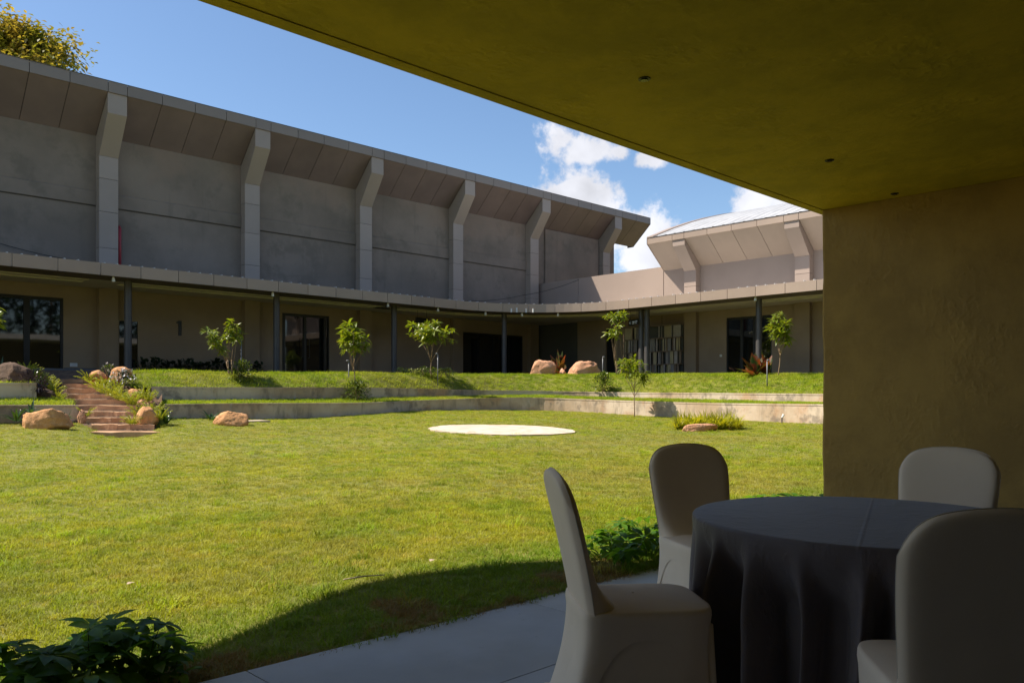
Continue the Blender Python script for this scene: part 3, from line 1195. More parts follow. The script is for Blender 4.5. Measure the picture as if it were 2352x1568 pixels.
# ---- the second hall, lower, with a curved sheet roof
hall2 = thing('event_hall', 'smaller sunlit hall with curved metal roof at the far corner', 'building', (WA, 12, FLOOR))
ZT2, ZFB2, ZBLK2, ZSH2, ZSW2 = 9.27, 8.97, 8.66, 7.52, 7.76
S_END = -24.95
PIL2 = [-23.42, -17.45, -11.45, -5.45]
joints = [S_END, -23.42, -22.72]
for i in range(1, 4):
    a, b = PIL2[i - 1] + 0.7, PIL2[i]
    joints += [a + (b - a) * k / 4 for k in range(1, 5)] + [b + 0.7]
joints += [-3.0]
eaves(FR, hall2, joints, ZT2, ZFB2, ZSW2, 'soffit_warm', 'fascia')
for p in PIL2:
    pillar(FR, hall2, p, p + 0.7, ZFB2, ZBLK2, ZSH2, ZSW2, [6.72, 5.68], FLOOR, 'cladding_warm')
body = MB()
FR.box(body, S_END, -3.0, 0.0, 33, 0.0, ZSW2 + 0.02)
body.build('wall', MT['cladding_warm'], hall2)


def arch(x):
    return ZT2 - 0.02 + 0.40 * x - 0.0112 * x * x


mb = MB()
rows = []
NX = 20
ns = int((-3.0 - S_END - 0.3) / 0.11)
for i in range(ns + 1):
    s = S_END + 0.3 + i * 0.11
    h = (0.0, 0.0, 0.07, 0.07, 0.0)[i % 5]
    rows.append([FR(s, -1.44 + 34.0 * k / NX, arch(34.0 * k / NX) + h) for k in range(NX + 1)])
mb.grid(rows)
mb.build('roof', MT['roof_metal'], hall2, recalc=False)
vt = MB()
for k in range(NX):
    x0, x1 = 34.0 * k / NX, 34.0 * (k + 1) / NX
    FR.prism(vt, [(-1.46 + x0, arch(x0) - 0.28), (-1.46 + x1, arch(x1) - 0.28), (-1.46 + x1, arch(x1) + 0.10), (-1.46 + x0, arch(x0) + 0.10)], S_END - 0.035, S_END + 0.34)
vt.build('verge_trim', MT['fascia'], hall2)
gb = MB()
poly = [(0.01, ZSW2)] + [(-1.4 + 34.0 * k / NX, arch(34.0 * k / NX) - 0.1) for k in range(2, NX + 1)]
FR.prism(gb, poly, S_END + 0.02, S_END + 0.28)
gb.build('gable_wall', MT['cladding_warm'], hall2)
# ground floor openings
gw = MB()
dd = (fb(1672), fb(1776))
pas = (fb(1395), fb(1416))
zdd, zpas = 5.0, 4.9
cur = S_END
for s0, s1, zt in ((dd[0], dd[1], zdd),):
    FR.box(gw, cur, s0, -0.14, -0.003, 2.0, 5.56)
    FR.box(gw, s0, s1, -0.14, -0.003, zt, 5.56)
    cur = s1
FR.box(gw, cur, -3.0, -0.14, -0.003, 2.0, 5.56)
gw.build('ground_floor_wall', MT['ground_wall'], hall2)
glass_door(FR, hall2, dd[0], dd[1], FLOOR, zdd, [dd[0], m(dd, .34), m(dd, .62), dd[1]], d=-0.05, handles=False)
q = hit_a(1656, WA - 0.14, 816.5)
mb = MB()
FR.box(mb, -q.y - 0.06, -q.y + 0.06, -0.165, -0.142, q.z - 0.06, q.z + 0.06)
mb.build('wall_socket', MT['white'], hall2)

# ---- link block with parapet between the halls
link = thing('link_wall', 'sunlit pinkish parapet wall joining the two halls above the curved canopy', 'wall', (WA, 29, FLOOR))
ZP = 7.98
mb = MB()
sa, sb = -WB + 0.003, S_END - 0.04
sj = fb(1328)
FR.box(mb, sa, sj - 0.012, 0.002, 0.24, 5.6, ZP)
mb.build('parapet_panel', MT['cladding_warm'], link)
mb = MB()
FR.box(mb, sj + 0.012, sb, 0.002, 0.24, 5.6, ZP)
mb.build('parapet_panel', MT['cladding_warm'], link)
mb = MB()
FR.box(mb, sa, sb, 0.05, 0.2, 2.0, ZP - 0.05)
mb.build('wall_core', MT['joint'], link)
mb = MB()
p0, p1 = fb(1228), fb(1330)
FR.box(mb, sa + 0.14, p0, -0.14, 0.0, 2.0, 5.56)
FR.box(mb, p0, p1, -0.04, 0.0, 2.0, 5.56, 1)
FR.box(mb, p1, pas[0], -0.14, 0.0, 2.0, 5.56)
FR.box(mb, pas[0], pas[1], -0.14, 0.0, zpas, 5.56)
FR.box(mb, pas[1], sb, -0.14, 0.0, 2.0, 5.56)
mb.build('ground_floor_wall', [MT['ground_wall'], MT['dark_wall']], link)
mb = MB()
FR.box(mb, pas[0], pas[1], -0.03, 0.0, FLOOR, zpas)
mb.build('dark_doorway', MT['frame'], link)
rb = MB()
for k in range(24):
    s = sb - 0.6 - k * 0.16
    if k < 16:
        rb.tube([FR(s, 0.30, ZP + 0.03), FR(s, 3.0, ZP + 0.16)], 0.035, 6)
rb.build('roof_corrugation', MT['dark_metal'], link)['kind'] = 'stuff'

# ------------------------------------------------------------------ covered walkway
CA, CB, CR = 25.2, 24.2, 5.7
S0 = -4.0
L1 = CA - S0
L2 = CR * math.pi / 2
L3 = CB - 3.0
LTOT = L1 + L2 + L3


def cpath(s, off=0.0):
    """canopy edge; off > 0 lies towards the halls"""
    if s <= L1:
        return (S0 + s, CB + CR + off)
    if s <= L1 + L2:
        a = math.pi / 2 - (s - L1) / CR
        return (CA + (CR + off) * math.cos(a), CB + (CR + off) * math.sin(a))
    return (CA + CR + off, CB - (s - L1 - L2))


def wall_side(s):
    if s <= L1:
        return (S0 + s, WB - 0.145)
    if s <= L1 + L2:
        x, y = cpath(s, 0)
        dx, dy = x - CA, y - CB
        k = min((WA - 0.145 - CA) / dx if dx > 1e-6 else 1e9, (WB - 0.145 - CB) / dy if dy > 1e-6 else 1e9)
        return (CA + dx * k, CB + dy * k)
    return (WA - 0.145, CB - (s - L1 - L2))


ZC0, ZC1 = 5.38, 5.80
canopy = thing('walkway_canopy', 'long flat canopy on charcoal columns curving round the corner of both halls', 'canopy', (20, 30, FLOOR))
js = []
s = (9.08 - S0) % 1.335
while s < LTOT:
    js.append(s)
    s += 1.335
js = [0.0] + js + [LTOT]
samp = []
for s0, s1 in zip(js[:-1], js[1:]):
    n = 3 if L1 - 1.4 < s0 < L1 + L2 else 1
    ss = [s0 + GAP + (s1 - s0 - 2 * GAP) * k / n for k in range(n + 1)]
    mb = MB()
    fo_lo = [(*cpath(q, 0.0), ZC0) for q in ss]
    fo_hi = [(*cpath(q, 0.0), ZC1) for q in ss]
    ba_lo = [(*cpath(q, 0.04), ZC0) for q in ss]
    ba_hi = [(*cpath(q, 0.04), ZC1) for q in ss]
    mb.grid([ba_lo, fo_lo, fo_hi, ba_hi, ba_lo])
    mb.quad(fo_lo[0], ba_lo[0], ba_hi[0], fo_hi[0])
    mb.quad(fo_lo[-1], ba_lo[-1], ba_hi[-1], fo_hi[-1])
    mb.build('fascia_panel', MT['fascia'], canopy)
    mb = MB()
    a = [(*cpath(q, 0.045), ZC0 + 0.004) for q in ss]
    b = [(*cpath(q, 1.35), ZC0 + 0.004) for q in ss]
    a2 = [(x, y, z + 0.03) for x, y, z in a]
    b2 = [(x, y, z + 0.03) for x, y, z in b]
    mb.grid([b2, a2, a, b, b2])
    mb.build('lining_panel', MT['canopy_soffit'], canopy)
ss = [LTOT * k / 160 for k in range(161)]
mb = MB()
mb.grid([[(*cpath(q, 0.05), 5.44) for q in ss], [(*cpath(q, 0.05), 5.77) for q in ss], [(*wall_side(q), 5.77) for q in ss]])
mb.build('roof_deck', MT['pale_deck'], canopy)
mb = MB()
mb.grid([[(*cpath(q, 1.351), 5.385) for q in ss], [(*cpath(q, 1.351), 5.412) for q in ss]])
mb.grid([[(*cpath(q, 1.351), 5.412) for q in ss], [(*wall_side(q), 5.412) for q in ss]])
mb.build('ceiling', MT['canopy_ceiling'], canopy)
for off, w in ((1.72, 0.05), (2.25, 0.035), (2.5, 0.035)):   # plaster cove lines
    for s0, s1 in ((0.0, 13.2), (14.4, 27.0), (26.0, L1 + L2 + 2.0), (L1 + L2 + 6.0, LTOT)):
        q = [s0 + (s1 - s0) * k / 40 for k in range(41)]
        mb = MB()
        lo = [(*cpath(t, off), 5.385) for t in q]
        lo2 = [(*cpath(t, off + w), 5.385) for t in q]
        hi = [(x, y, 5.411) for x, y, z in lo]
        hi2 = [(x, y, 5.411) for x, y, z in lo2]
        mb.grid([hi, lo, lo2, hi2])
        mb.build('cove_trim', MT['trim'], canopy)
rb = MB()
q = 0.2
while q < LTOT:
    x, y = cpath(q, 0.03)
    x2, y2 = cpath(q, 2.2)
    if not (q % 3.1 < 0.5):
        rb.tube([(x, y, ZC1 + 0.012), (x2, y2, ZC1 + 0.03)], 0.032, 5)
    q += 0.42
rb.build('roof_corrugation', MT['roof_metal'], canopy)['kind'] = 'stuff'


def column(x, y):
    mb = MB()
    rows = []
    for z in (FLOOR - 0.1, ZC0 + 0.02):
        rows.append([(x + 0.132 * math.cos(k / 20 * 6.28318), y + 0.132 * math.sin(k / 20 * 6.28318), z) for k in range(20)])
    mb.grid(rows, closed=True)
    c = mb.build('column', MT['dark_metal'], canopy, smooth=True)
    mb = MB()
    mb.box(x - 0.2, x + 0.2, y - 0.2, y + 0.2, FLOOR + 0.002, FLOOR + 0.016)
    mb.build('base_plate', MT['dark_metal'], c)


OV = 1.05
for px in (-215, 294, 635, 905):
    p = hit_b(px, CB + CR + OV)
    column(p.x, p.y)
for px in (1472.5, 1486, 1743, 2150):
    p = hit_a(px, CA + CR + OV)
    column(p.x, p.y)
lo, hi = 30.0, 48.0
for _ in range(40):
    Y = 0.5 * (lo + hi)
    p = polar(1158, Y, 0)
    if math.hypot(p.x - CA, p.y - CB) < CR + OV:
        lo = Y
    else:
        hi = Y
column(p.x, p.y)

# raised walkway floor
wf = MB()
ss = [LTOT * k / 120 for k in range(121)]
wf.grid([[(*cpath(q, 0.35), 1.5) for q in ss], [(*cpath(q, 0.35), FLOOR) for q in ss], [(*wall_side(q), FLOOR) for q in ss]])
structure('walkway_floor', wf, MT['plinth'], recalc=False)
la = MB()
zz = stair_z(24.55)
la.hexa([polar(136, 24.6, zz - .2), polar(222, 24.6, zz - .2), polar(262, 29.8, zz - .2), polar(130, 29.8, zz - .2)],
        [polar(136, 24.6, zz), polar(222, 24.6, zz), polar(262, 29.8, zz), polar(130, 29.8, zz)])
structure('landing', la, MT['plinth'])
st2 = MB()
st2.hexa([polar(120, 28.3, 1.70), polar(225, 28.3, 1.70), polar(250, 29.9, 1.70), polar(120, 29.9, 1.70)],
         [polar(120, 28.3, 1.93), polar(225, 28.3, 1.93), polar(250, 29.9, 1.93), polar(120, 29.9, 1.93)])
structure('plinth_step', st2, MT['plinth'])

# cylinder lights under the canopy edge
where = ['beside the first column, near the number on the wall', 'beside the column at the narrow glass door', 'near the column in front of the plain beige wall',
         'between the plain wall column and the dark doors', 'just before the dark folding doors', 'below the four white pegs at the curve',
         'past the curve, above the boulders', 'above the tall whorled young tree', 'beside the single column at the far glass door']
for (px, off), wtxt in zip(((261, .22), (626.5, .22), (891, .22), (1006, .22), (1115, .22), (1199.5, .22), (1282, .22), (1420, .22), (1735, .22)), where):
    best = min((k * 0.02 for k in range(int(LTOT / 0.02))), key=lambda q: abs((lambda x, y: 1176 + 1845 * (x * CS - y * SN) / (x * SN + y * CS))(*cpath(q, off)) - px))
    x, y = cpath(best, off)
    t = thing('cylinder_light', 'small white cylinder light ' + wtxt, 'light', (x, y, ZC0), group='cylinder lights under the canopy edge')
    mb = MB()
    mb.tube([(0, 0, -0.02), (0, 0, -0.17)], [0.045, 0.062], 12)
    mb.build('lamp_body', MT['white'], t, world=False)
    mb = MB()
    mb.tube([(0, 0, 0.003), (0, 0, -0.02)], 0.03, 10)
    mb.build('mount', MT['white'], t, world=False)
for px, h in ((1175, 0.24), (1187.5, 0.29), (1209, 0.25), (1225, 0.24)):
    pass
for k, (px, h, txt) in enumerate(((1174.5, .24, 'first short white peg on the fascia, at the end away from the sunlit side'), (1187, .30, 'longest white peg of the four on the fascia curve'),
                                  (1208.5, .25, 'third white peg on the fascia, beside the gap after the longest'), (1224.5, .24, 'last white peg on the fascia, nearest the panel joint'))):
    best = min((k2 * 0.01 for k2 in range(int(LTOT / 0.01))), key=lambda q: abs((lambda x, y: 1176 + 1845 * (x * CS - y * SN) / (x * SN + y * CS))(*cpath(q, -0.03)) - px))
    x, y = cpath(best, -0.03)
    mb = MB()
    mb.tube([(x, y, ZC0 - 0.01), (x, y, ZC0 + h * 0.75)], [0.045, 0.035], 8)
    o = mb.build('white_peg', MT['white'])
    tag(o, txt, 'peg', 'white pegs on the canopy fascia')

# hanging direction signs
MT['sign'] = M('sign_black', (0.012, 0.012, 0.013), rough=0.35)
for px0, px1, py0, py1, txt, F, marks in ((955, 984.5, 731, 741, 'small black hanging sign in front of the plain beige wall', 'L', 0), (1444, 1466, 736, 744, 'small black hanging sign with white marks behind the tall young tree', 'R', 1)):
    p = at(px0, py0, 39.5 if F == 'L' else 40.0)
    q = at(px1, py1, 40.3 if F == 'L' else 39.0)
    t = thing('hanging_sign', txt, 'sign', (0.5 * (p + q)), group='black signs hung from the walkway ceiling')
    c = 0.5 * (p + q)
    dx = Vector((q.x - p.x, q.y - p.y, 0))
    n = Vector((-dx.y, dx.x, 0)).normalized() * 0.025
    if n.dot(Vector((c.x, c.y, 0))) < 0:
        n = -n
    h = 0.14
    mb = MB()
    a, b = Vector((p.x, p.y, c.z)), Vector((q.x, q.y, c.z))
    up = Vector((0, 0, h))
    mb.hexa([a - up, b - up, b + up, a + up], [a - up + n, b - up + n, b + up + n, a + up + n])
    mb.build('sign_panel', MT['sign'], t)
    mb = MB()
    for e in (a * 0.85 + b * 0.15, a * 0.15 + b * 0.85):
        mb.tube([e + n * 0.5 + up, Vector((e.x, e.y, 5.5)) + n * 0.5], 0.008, 5)
    mb.build('hanger', MT['frame'], t)
    if marks:
        mb = MB()
        e = dx.normalized()
        f = -n * 0.2
        o0 = a + f
        for k, (u0, u1, v0, v1) in enumerate(((.16, .20, -.05, .05), (.34, .44, -.01, .05), (.47, .60, -.02, .05), (.63, .90, 0.0, .05), (.34, .62, -.08, -.05), (.66, .84, -.08, -.05))):
            w = dx.length
            A, B = o0 + e * (w * u0), o0 + e * (w * u1)
            mb.quad(A + Vector((0, 0, v0)), B + Vector((0, 0, v0)), B + Vector((0, 0, v1)), A + Vector((0, 0, v1)))
        A = o0 + e * (dx.length * 0.06)
        B = o0 + e * (dx.length * 0.16)
        mb.quad(A, B + Vector((0, 0, -.09)), B + Vector((0, 0, .09)))
        mb.build('sign_marks', MT['white'], t)

# small cameras under the ceiling at the passage
for px, py, txt in ((2037 / 1.633 - 0, 829, ''),):
    pass
for px, py, txt in ((1247.6, 734.5 - 13, 'tiny white wall camera nearer the dark doors, above the passage'), (1311.5, 731 - 13 + 13, 'tiny white dome camera at the far end above the passage')):
    p = hit_a(px, WA - 0.35, 737 if px < 1300 else 731)
    t = thing('security_camera', txt, 'camera', p, group='security cameras above the passage')
    mb = MB()
    mb.tube([(0, 0, 0), (0.25, 0, 0.02)], 0.03, 8)
    mb.build('mount_arm', MT['white'], t, world=False)
    mb = MB()
    mb.tube([(-0.1, -0.06, -0.03), (0.05, 0.03, 0.0)], [0.055, 0.06], 10)
    mb.build('camera_body', MT['white'], t, world=False)

# slatted screen -----------------------------------------------------------------
sc0, sc1 = -hit_a(1432, 34.55).y, -hit_a(1562, 34.55).y
FS = Frame(lambda s, d, z: (34.55 + d, -s, z))
zt = hit_a(1562, 34.55, 744).z
screen = thing('slatted_screen', 'tall shelf-like screen of upright slats behind the pair of columns', 'screen', (34.55, -0.5 * (sc0 + sc1), FLOOR))
hts = [FLOOR + 0.02, FLOOR + (zt - FLOOR) * .25, FLOOR + (zt - FLOOR) * .5, FLOOR + (zt - FLOOR) * .755, zt]
SLM = [M('slat_%s' % n, c, rough=0.7) for n, c in (('brown', (0.26, 0.19, 0.13)), ('cream', (0.50, 0.42, 0.25)), ('grey', (0.30, 0.28, 0.26)), ('pale', (0.45, 0.40, 0.36)))]
for z in hts:
    mb = MB()
    FS.box(mb, sc0, sc1, -0.02, 0.27, z - 0.02, z + 0.025)
    mb.build('shelf_rail', SLM[0], screen)
rs = random.Random(11)
for k in range(4):
    s = sc0 + 0.01
    while s < sc1 - 0.1:
        r = rs.random()
        w = rs.choice((0.05, 0.07, 0.07, 0.10, 0.13, 0.2 if k != 3 else 0.45))
        w = min(w, sc1 - s - 0.01)
        if k == 3 and 0.3 < r < 0.55 or r < 0.1:
            s += w
            continue
        mb = MB()
        d = rs.choice((0.0, 0.05, 0.12, 0.2))
        FS.box(mb, s, s + w - 0.012, d, d + 0.03, hts[k] + 0.027, hts[k + 1] - 0.022)
        mb.build('slat', rs.choice(SLM), screen)
        s += w + rs.choice((0.0, 0.0, 0.03))
mb = MB()
FS.box(mb, sc0, sc1, 0.275, 0.30, FLOOR + 0.02, zt)
mb.build('back_board', MT['dark_wall'], screen)

# cables on the upper walls
def cable(pts, sag, label):
    mb = MB()
    p = []
    for (a, b) in zip(pts[:-1], pts[1:]):
        for k in range(13):
            t = k / 12
            q = Vector(a) * (1 - t) + Vector(b) * t
            q.z -= sag * 4 * t * (1 - t)
            p.append(q)
    mb.tube(p, 0.014, 5)
    o = mb.build('cable', MT['cable'])
    tag(o, label, 'cable', 'loose cables above the canopy')


cable([hit_b(-60, WB - 0.12, 540), hit_b(185, WB - 0.12, 600)], 0.10, 'black cable sagging across the hall wall beside the red pipe')
cable([hit_b(1060, WB - 0.5, 691), hit_b(1200, WB - 0.5, 678), hit_a(1330, WA - 0.05, 642)], 0.12, 'thin dark cable climbing to the parapet wall at the corner')


# ------------------------------------------------------------------ stone steps
steps = thing('stone_steps', 'flight of brown stone steps between ferns up to the hall', 'steps', polar(265, 21, 0.25))
# tread height fixed by the riser, extents measured on the flight (photo x at front edge)
XE = [(190, 384), (210, 355), (197, 312), (195, 312), (180, 314), (165, 302), (155, 284), (153, 254), (142, 234), (134, 228)]
ST = [(20.2 - (.4 if k == 0 else 0) + .48 * k, x0, x1, k) for k, (x0, x1) in enumerate(XE)]
rs = random.Random(5)
for Y, x0, x1, k in ST:
    zt = 0.310 + 0.1562 * k + (0.0 if k == 0 else 0)
    n = 1 if k in (0, 8) else rs.choice((1, 2, 2))
    cut = [0, 1] if n == 1 else [0, rs.uniform(0.35, 0.62), 1]
    for a, b in zip(cut[:-1], cut[1:]):
        xa, xb = x0 + (x1 - x0) * a, x0 + (x1 - x0) * b
        dp = 0.60 if k else 0.8
        jz = rs.uniform(-.008, .008)
        e = 0.3
        bm_rows = []
        nn = 6
        lo, hi, bl, bh = [], [], [], []
        for i in range(nn + 1):
            x = xa + e + (xb - xa - 2 * e) * i / nn
            j = rs.uniform(-.018, .018)
            jj = rs.uniform(-.012, .012)
            lo.append(polar(x, Y + j, zt - (0.20 if k else 0.32)))
            hi.append(polar(x, Y + j * 0.7, zt + jz + jj))
            bl.append(polar(x, Y + dp, zt - (0.20 if k else 0.32)))
            bh.append(polar(x, Y + dp, zt + jz))
        mb = MB()
        mb.grid([bl, lo, hi, bh])
        mb.quad(lo[0], bl[0], bh[0], hi[0])
        mb.quad(lo[-1], bl[-1], bh[-1], hi[-1])
        mb.build('step_stone', MT['step'], steps)


# ------------------------------------------------------------------ boulders
def boulder(label, c, sx, sy, sz, mat, seed, rz=0.0, sub=4, rough=0.30, cut=15, name='boulder', group=None, flat=None):
    bm = bmesh.new()
    bmesh.ops.create_icosphere(bm, subdivisions=sub, radius=1)
    rr = random.Random(seed)
    off = Vector((rr.uniform(-50, 50), rr.uniform(-50, 50), rr.uniform(-50, 50)))
    planes = []
    for k in range(cut):
        n = Vector((rr.gauss(0, 1), rr.gauss(0, 1), rr.gauss(0, 0.8))).normalized()
        planes.append((n, rr.uniform(0.62, 0.95)))
    for v in bm.verts:
        p = v.co.copy()
        d = p.normalized()
        r = 1 + rough * noise.fractal(d * 1.1 + off, 0.8, 2.0, 4)
        q = d * r
        for n, h in planes:
            e = q.dot(n) - h
            if e > 0:
                q -= n * (e * 0.93)
        q += d * 0.075 * noise.fractal(d * 4 + off, 0.6, 2.1, 5) + d * 0.03 * (abs(noise.noise(d * 7 + off)) - .3)
        if flat is not None and q.z > flat:
            q.z = flat + (q.z - flat) * 0.25
        v.co = Vector((q.x * sx, q.y * sy, q.z * sz))
    me = bpy.data.meshes.new(name)
    bm.to_mesh(me)
    bm.free()
    me.materials.append(MT[mat])
    me.polygons.foreach_set('use_smooth', [True] * len(me.polygons))
    o = bpy.data.objects.new(name, me)
    COL.objects.link(o)
    o.location = c
    o.rotation_euler = (0, 0, rz)
    return tag(o, label, 'boulder', group or 'granite boulders around the lawn')


def bed(y):
    """distance of a point of the planted slope beside the steps"""
    return 7.515 / (.325 - (905 - y) / 1845)


def px2m(w, Y):
    return w * Y / 1845


CR_ = -TH           # rotation that lines local x up with the picture's horizontal


def boulder_px(label, x, ytop, ybot, w, Y, mat, seed, depth=0.8, **k):
    c = at(x, 0.5 * (ytop + ybot), Y)
    hw = px2m(w, Y) / 2
    hz = px2m(ybot - ytop, Y) / 2
    c.z -= hz * 0.28
    return boulder(label, c, hw * 1.08, hw * depth, hz * 1.38, mat, seed, rz=CR_, **k)


boulder_px('largest orange boulder lying on the lawn before the low wall', 98, 938, 986, 116, 19.6, 'rock', 21, depth=0.55)
boulder_px('big dark brown boulder among ferns on the upper tier', 24, 837, 886, 116, 22.35, 'rock_dark', 4, depth=0.6)
boulder_px('domed orange boulder at the top of the steps', 277, 844, 874, 50, 24.5, 'rock', 8, cut=4, rough=.15)
boulder_px('smaller rounded boulder half hidden by ferns at the top step', 226, 852, 876, 36, 24.6, 'rock', 9, cut=4, rough=.15)
boulder_px('flat boulder wedged in the bed beside the upper wall end', 314, 890, 914, 46, 23.2, 'rock', 10, depth=0.6)
boulder_px('low pinkish stone between the two right wall ends', 334, 914, 936, 40, 22.7, 'rock_pink', 12, depth=0.6)
boulder_px('upright rounded orange boulder at the foot of the steps', 338, 936, 981, 44, 21.0, 'rock', 13, depth=0.9, rough=0.12, cut=3)
boulder_px('narrow standing stone beside the wall end and lower steps', 190, 942, 972, 20, 21.2, 'rock_pink', 14)
boulder_px('reddish brown stone under the fern by the upper wall', 106, 896, 918, 40, 22.6, 'rock_dark', 15)
boulder_px('dark stone behind the upper wall end under ferns', 92, 878, 902, 26, 23.0, 'rock_dark', 16)
boulder_px('low pitted orange boulder alone on the lawn by the wall', 534, 946, 979, 72, 22.2, 'rock', 17, depth=0.7, cut=6, rough=.18)
boulder_px('sloping pink boulder with red leaved plant behind it', 1245, 826, 872, 68, 38.0, 'rock_pink', 18, depth=0.6)
boulder_px('broad cracked pink boulder next to a grey garden light', 1342, 824, 872, 84, 38.0, 'rock_pink', 19, depth=0.6)
boulder_px('flat topped pink slab rock before the ornamental grass', 1604, 966, 993, 86, 21.4, 'rock_pink', 20, depth=0.45, flat=0.45)
boulder_px('little reddish stone between the two pink boulders', 1292, 846, 864, 14, 38.0, 'rock_pink', 22)
boulder_px('small flat stone at the end of the ornamental grass', 1676, 981, 993, 12, 22.4, 'rock_pink', 23)

# inspection cover in the lawn
p = lawn_at(583, 969)
t = MB()
d = 0.34
t.box(p.x - d, p.x + d, p.y - d, p.y + d, p.z - 0.05, p.z + 0.05)
o = t.build('inspection_cover', MT['sand'])
tag(o, 'small pale square cover flush in the lawn beside the lone boulder', 'cover')


# ------------------------------------------------------------------ plants
def rdir(r, elev0, elev1):
    a = r.uniform(0, 6.283)
    e = R(r.uniform(elev0, elev1))
    return Vector((math.cos(a) * math.cos(e), math.sin(a) * math.cos(e), math.sin(e)))


def whorl(name, n, L, W, mat, seed, elev=(-5, 45), droop=0.35):
    r = random.Random(seed)
    mb = MB()
    for k in range(n):
        a = k / n * 6.283 * 1.62 + r.uniform(-.3, .3)
        e = R(r.uniform(*elev))
        d = Vector((math.cos(a) * math.cos(e), math.sin(a) * math.cos(e), math.sin(e)))
        mb.leaf(d * 0.01 + Vector((0, 0, r.uniform(-.06, .02))), d, (0, 0, 1), L * r.uniform(.7, 1.1), W * r.uniform(.8, 1.1), droop * r.uniform(.5, 1.4), seg=3, fold=0.3)
    return mb.mesh(name, MT[mat], recalc=False)


WH = [whorl('leaf_cluster', 11, 0.27, 0.075, 'leaf_tree', 30 + k, elev=(-15, 60)) for k in range(4)]


def young_tree(label, base, height, crown, nclus, seed, stems=1, first=0.45, spread=0.5, vase=False, cl=1.0):
    r = random.Random(seed)
    t = thing('young_tree', label, 'tree', base, group='young trees planted round the lawn')
    tips = []
    for sidx in range(stems):
        lean = Vector((r.uniform(-.12, .12), r.uniform(-.12, .12), 1)) if stems == 1 else Vector((r.uniform(-.3, .3), r.uniform(-.3, .3), 1))
        fh = first * height * r.uniform(.9, 1.1)
        pts = [Vector((0, 0, -0.08)) + Vector((sidx * 0.05, 0, 0))]
        for k in range(1, 5):
            pts.append(pts[0] + lean * fh * k / 4 + Vector((r.uniform(-.02, .02), r.uniform(-.02, .02), 0)))
        mb = MB()
        mb.tube(pts, [0.024, 0.021, 0.019, 0.017, 0.015], 7)
        trunk = mb.build('trunk', MT['bark'], t, smooth=True, world=False)
        nb = max(2, int(5 / stems) + 1)
        for q in range(nb):
            a = q / nb * 6.283 + r.uniform(-.4, .4)
            st = pts[-1] - Vector((0, 0, fh * r.uniform(0, .25)))
            out = spread * crown * r.uniform(.5, 1.0)
            top = (height - st.z) * r.uniform(.55, 1.0)
            if vase:
                out = crown * (.12 + .40 * (q % 3) / 2) * r.uniform(.7, 1.1)
                top = height * (1.0 - .24 * (q % 3) - r.uniform(0, .08)) - st.z
            if q == 0:
                out *= 0.2
                top = height - st.z
            e = st + Vector((math.cos(a) * out, math.sin(a) * out, top))
            mid = st * 0.5 + e * 0.5 + Vector((math.cos(a), math.sin(a), 0)) * out * 0.15
            mb = MB()
            mb.tube([st, st * .6 + mid * .4 , mid, mid * .5 + e * .5, e], [0.012, 0.010, 0.008, 0.006, 0.004], 5)
            mb.build('branch', MT['bark'], t, smooth=True, world=False)
            tips += [(e, 1.0)] if vase else [(e, 1.0), (mid * .4 + e * .6, .9), (mid * .75 + e * .25, .85)]
    c0 = sum((p for p, _ in tips), Vector()) / len(tips)
    k = 0
    while k < nclus:
        p, s = tips[k % len(tips)]
        q = p.copy()
        if k >= len(tips):
            q += Vector((r.gauss(0, .33), r.gauss(0, .33), r.gauss(0, .28))) * crown * 0.42
            b = min(tips, key=lambda z: (z[0] - q).length)[0]
            mb = MB()
            mb.tube([b, q], [0.004, 0.003], 4, cap=False)
            mb.build('twig', MT['bark'], t, world=False)
        sc = s * r.uniform(.7, 1.1) * cl
        put('leaf_cluster', r.choice(WH), t, False, q, (r.uniform(-.5, .5), r.uniform(-.5, .5), r.uniform(0, 6.28)), sc)
        k += 1
    return t


def ground_px(px, Y, py=None):
    return polar(px, Y, EYE + (905 - py) / 1845 * Y)


young_tree('young tree leaning in at the frame edge above the dark boulder', ground_px(-14, 23.2, 856), 1.95, 1.0, 26, 1, first=.5, cl=1.3)
young_tree('spreading many stemmed young tree beside the large number on the wall', ground_px(526, 27.0, 870), 1.80, 1.35, 40, 12, stems=4, first=.4, spread=.6, cl=1.05)
young_tree('bushy young tree rising from a round shrub on the middle tier', ground_px(817, 29.2, 912), 2.50, 1.05, 50, 3, first=.52, spread=.5, cl=1.3)
young_tree('young tree with a broad crown near the dark folding doors', ground_px(990, 33.2, 862), 2.18, 1.25, 48, 4, first=.38, spread=.65, cl=1.4)
young_tree('tallest sparse young tree with leaf whorls beside the cracked boulder', ground_px(1417, 36.2, 860), 2.6, 1.15, 17, 5, stems=4, first=.26, vase=True, cl=1.35)
young_tree('slender young tree standing on the lower lawn before the wall', ground_px(1457, 29.3, 957), 2.12, .95, 36, 6, first=.5, spread=.55, cl=1.15)
young_tree('young tree with yellowish upright crown beside the far glass door', ground_px(1788, 31.2, 864), 2.32, .9, 40, 7, first=.42, spread=.5, cl=1.35)


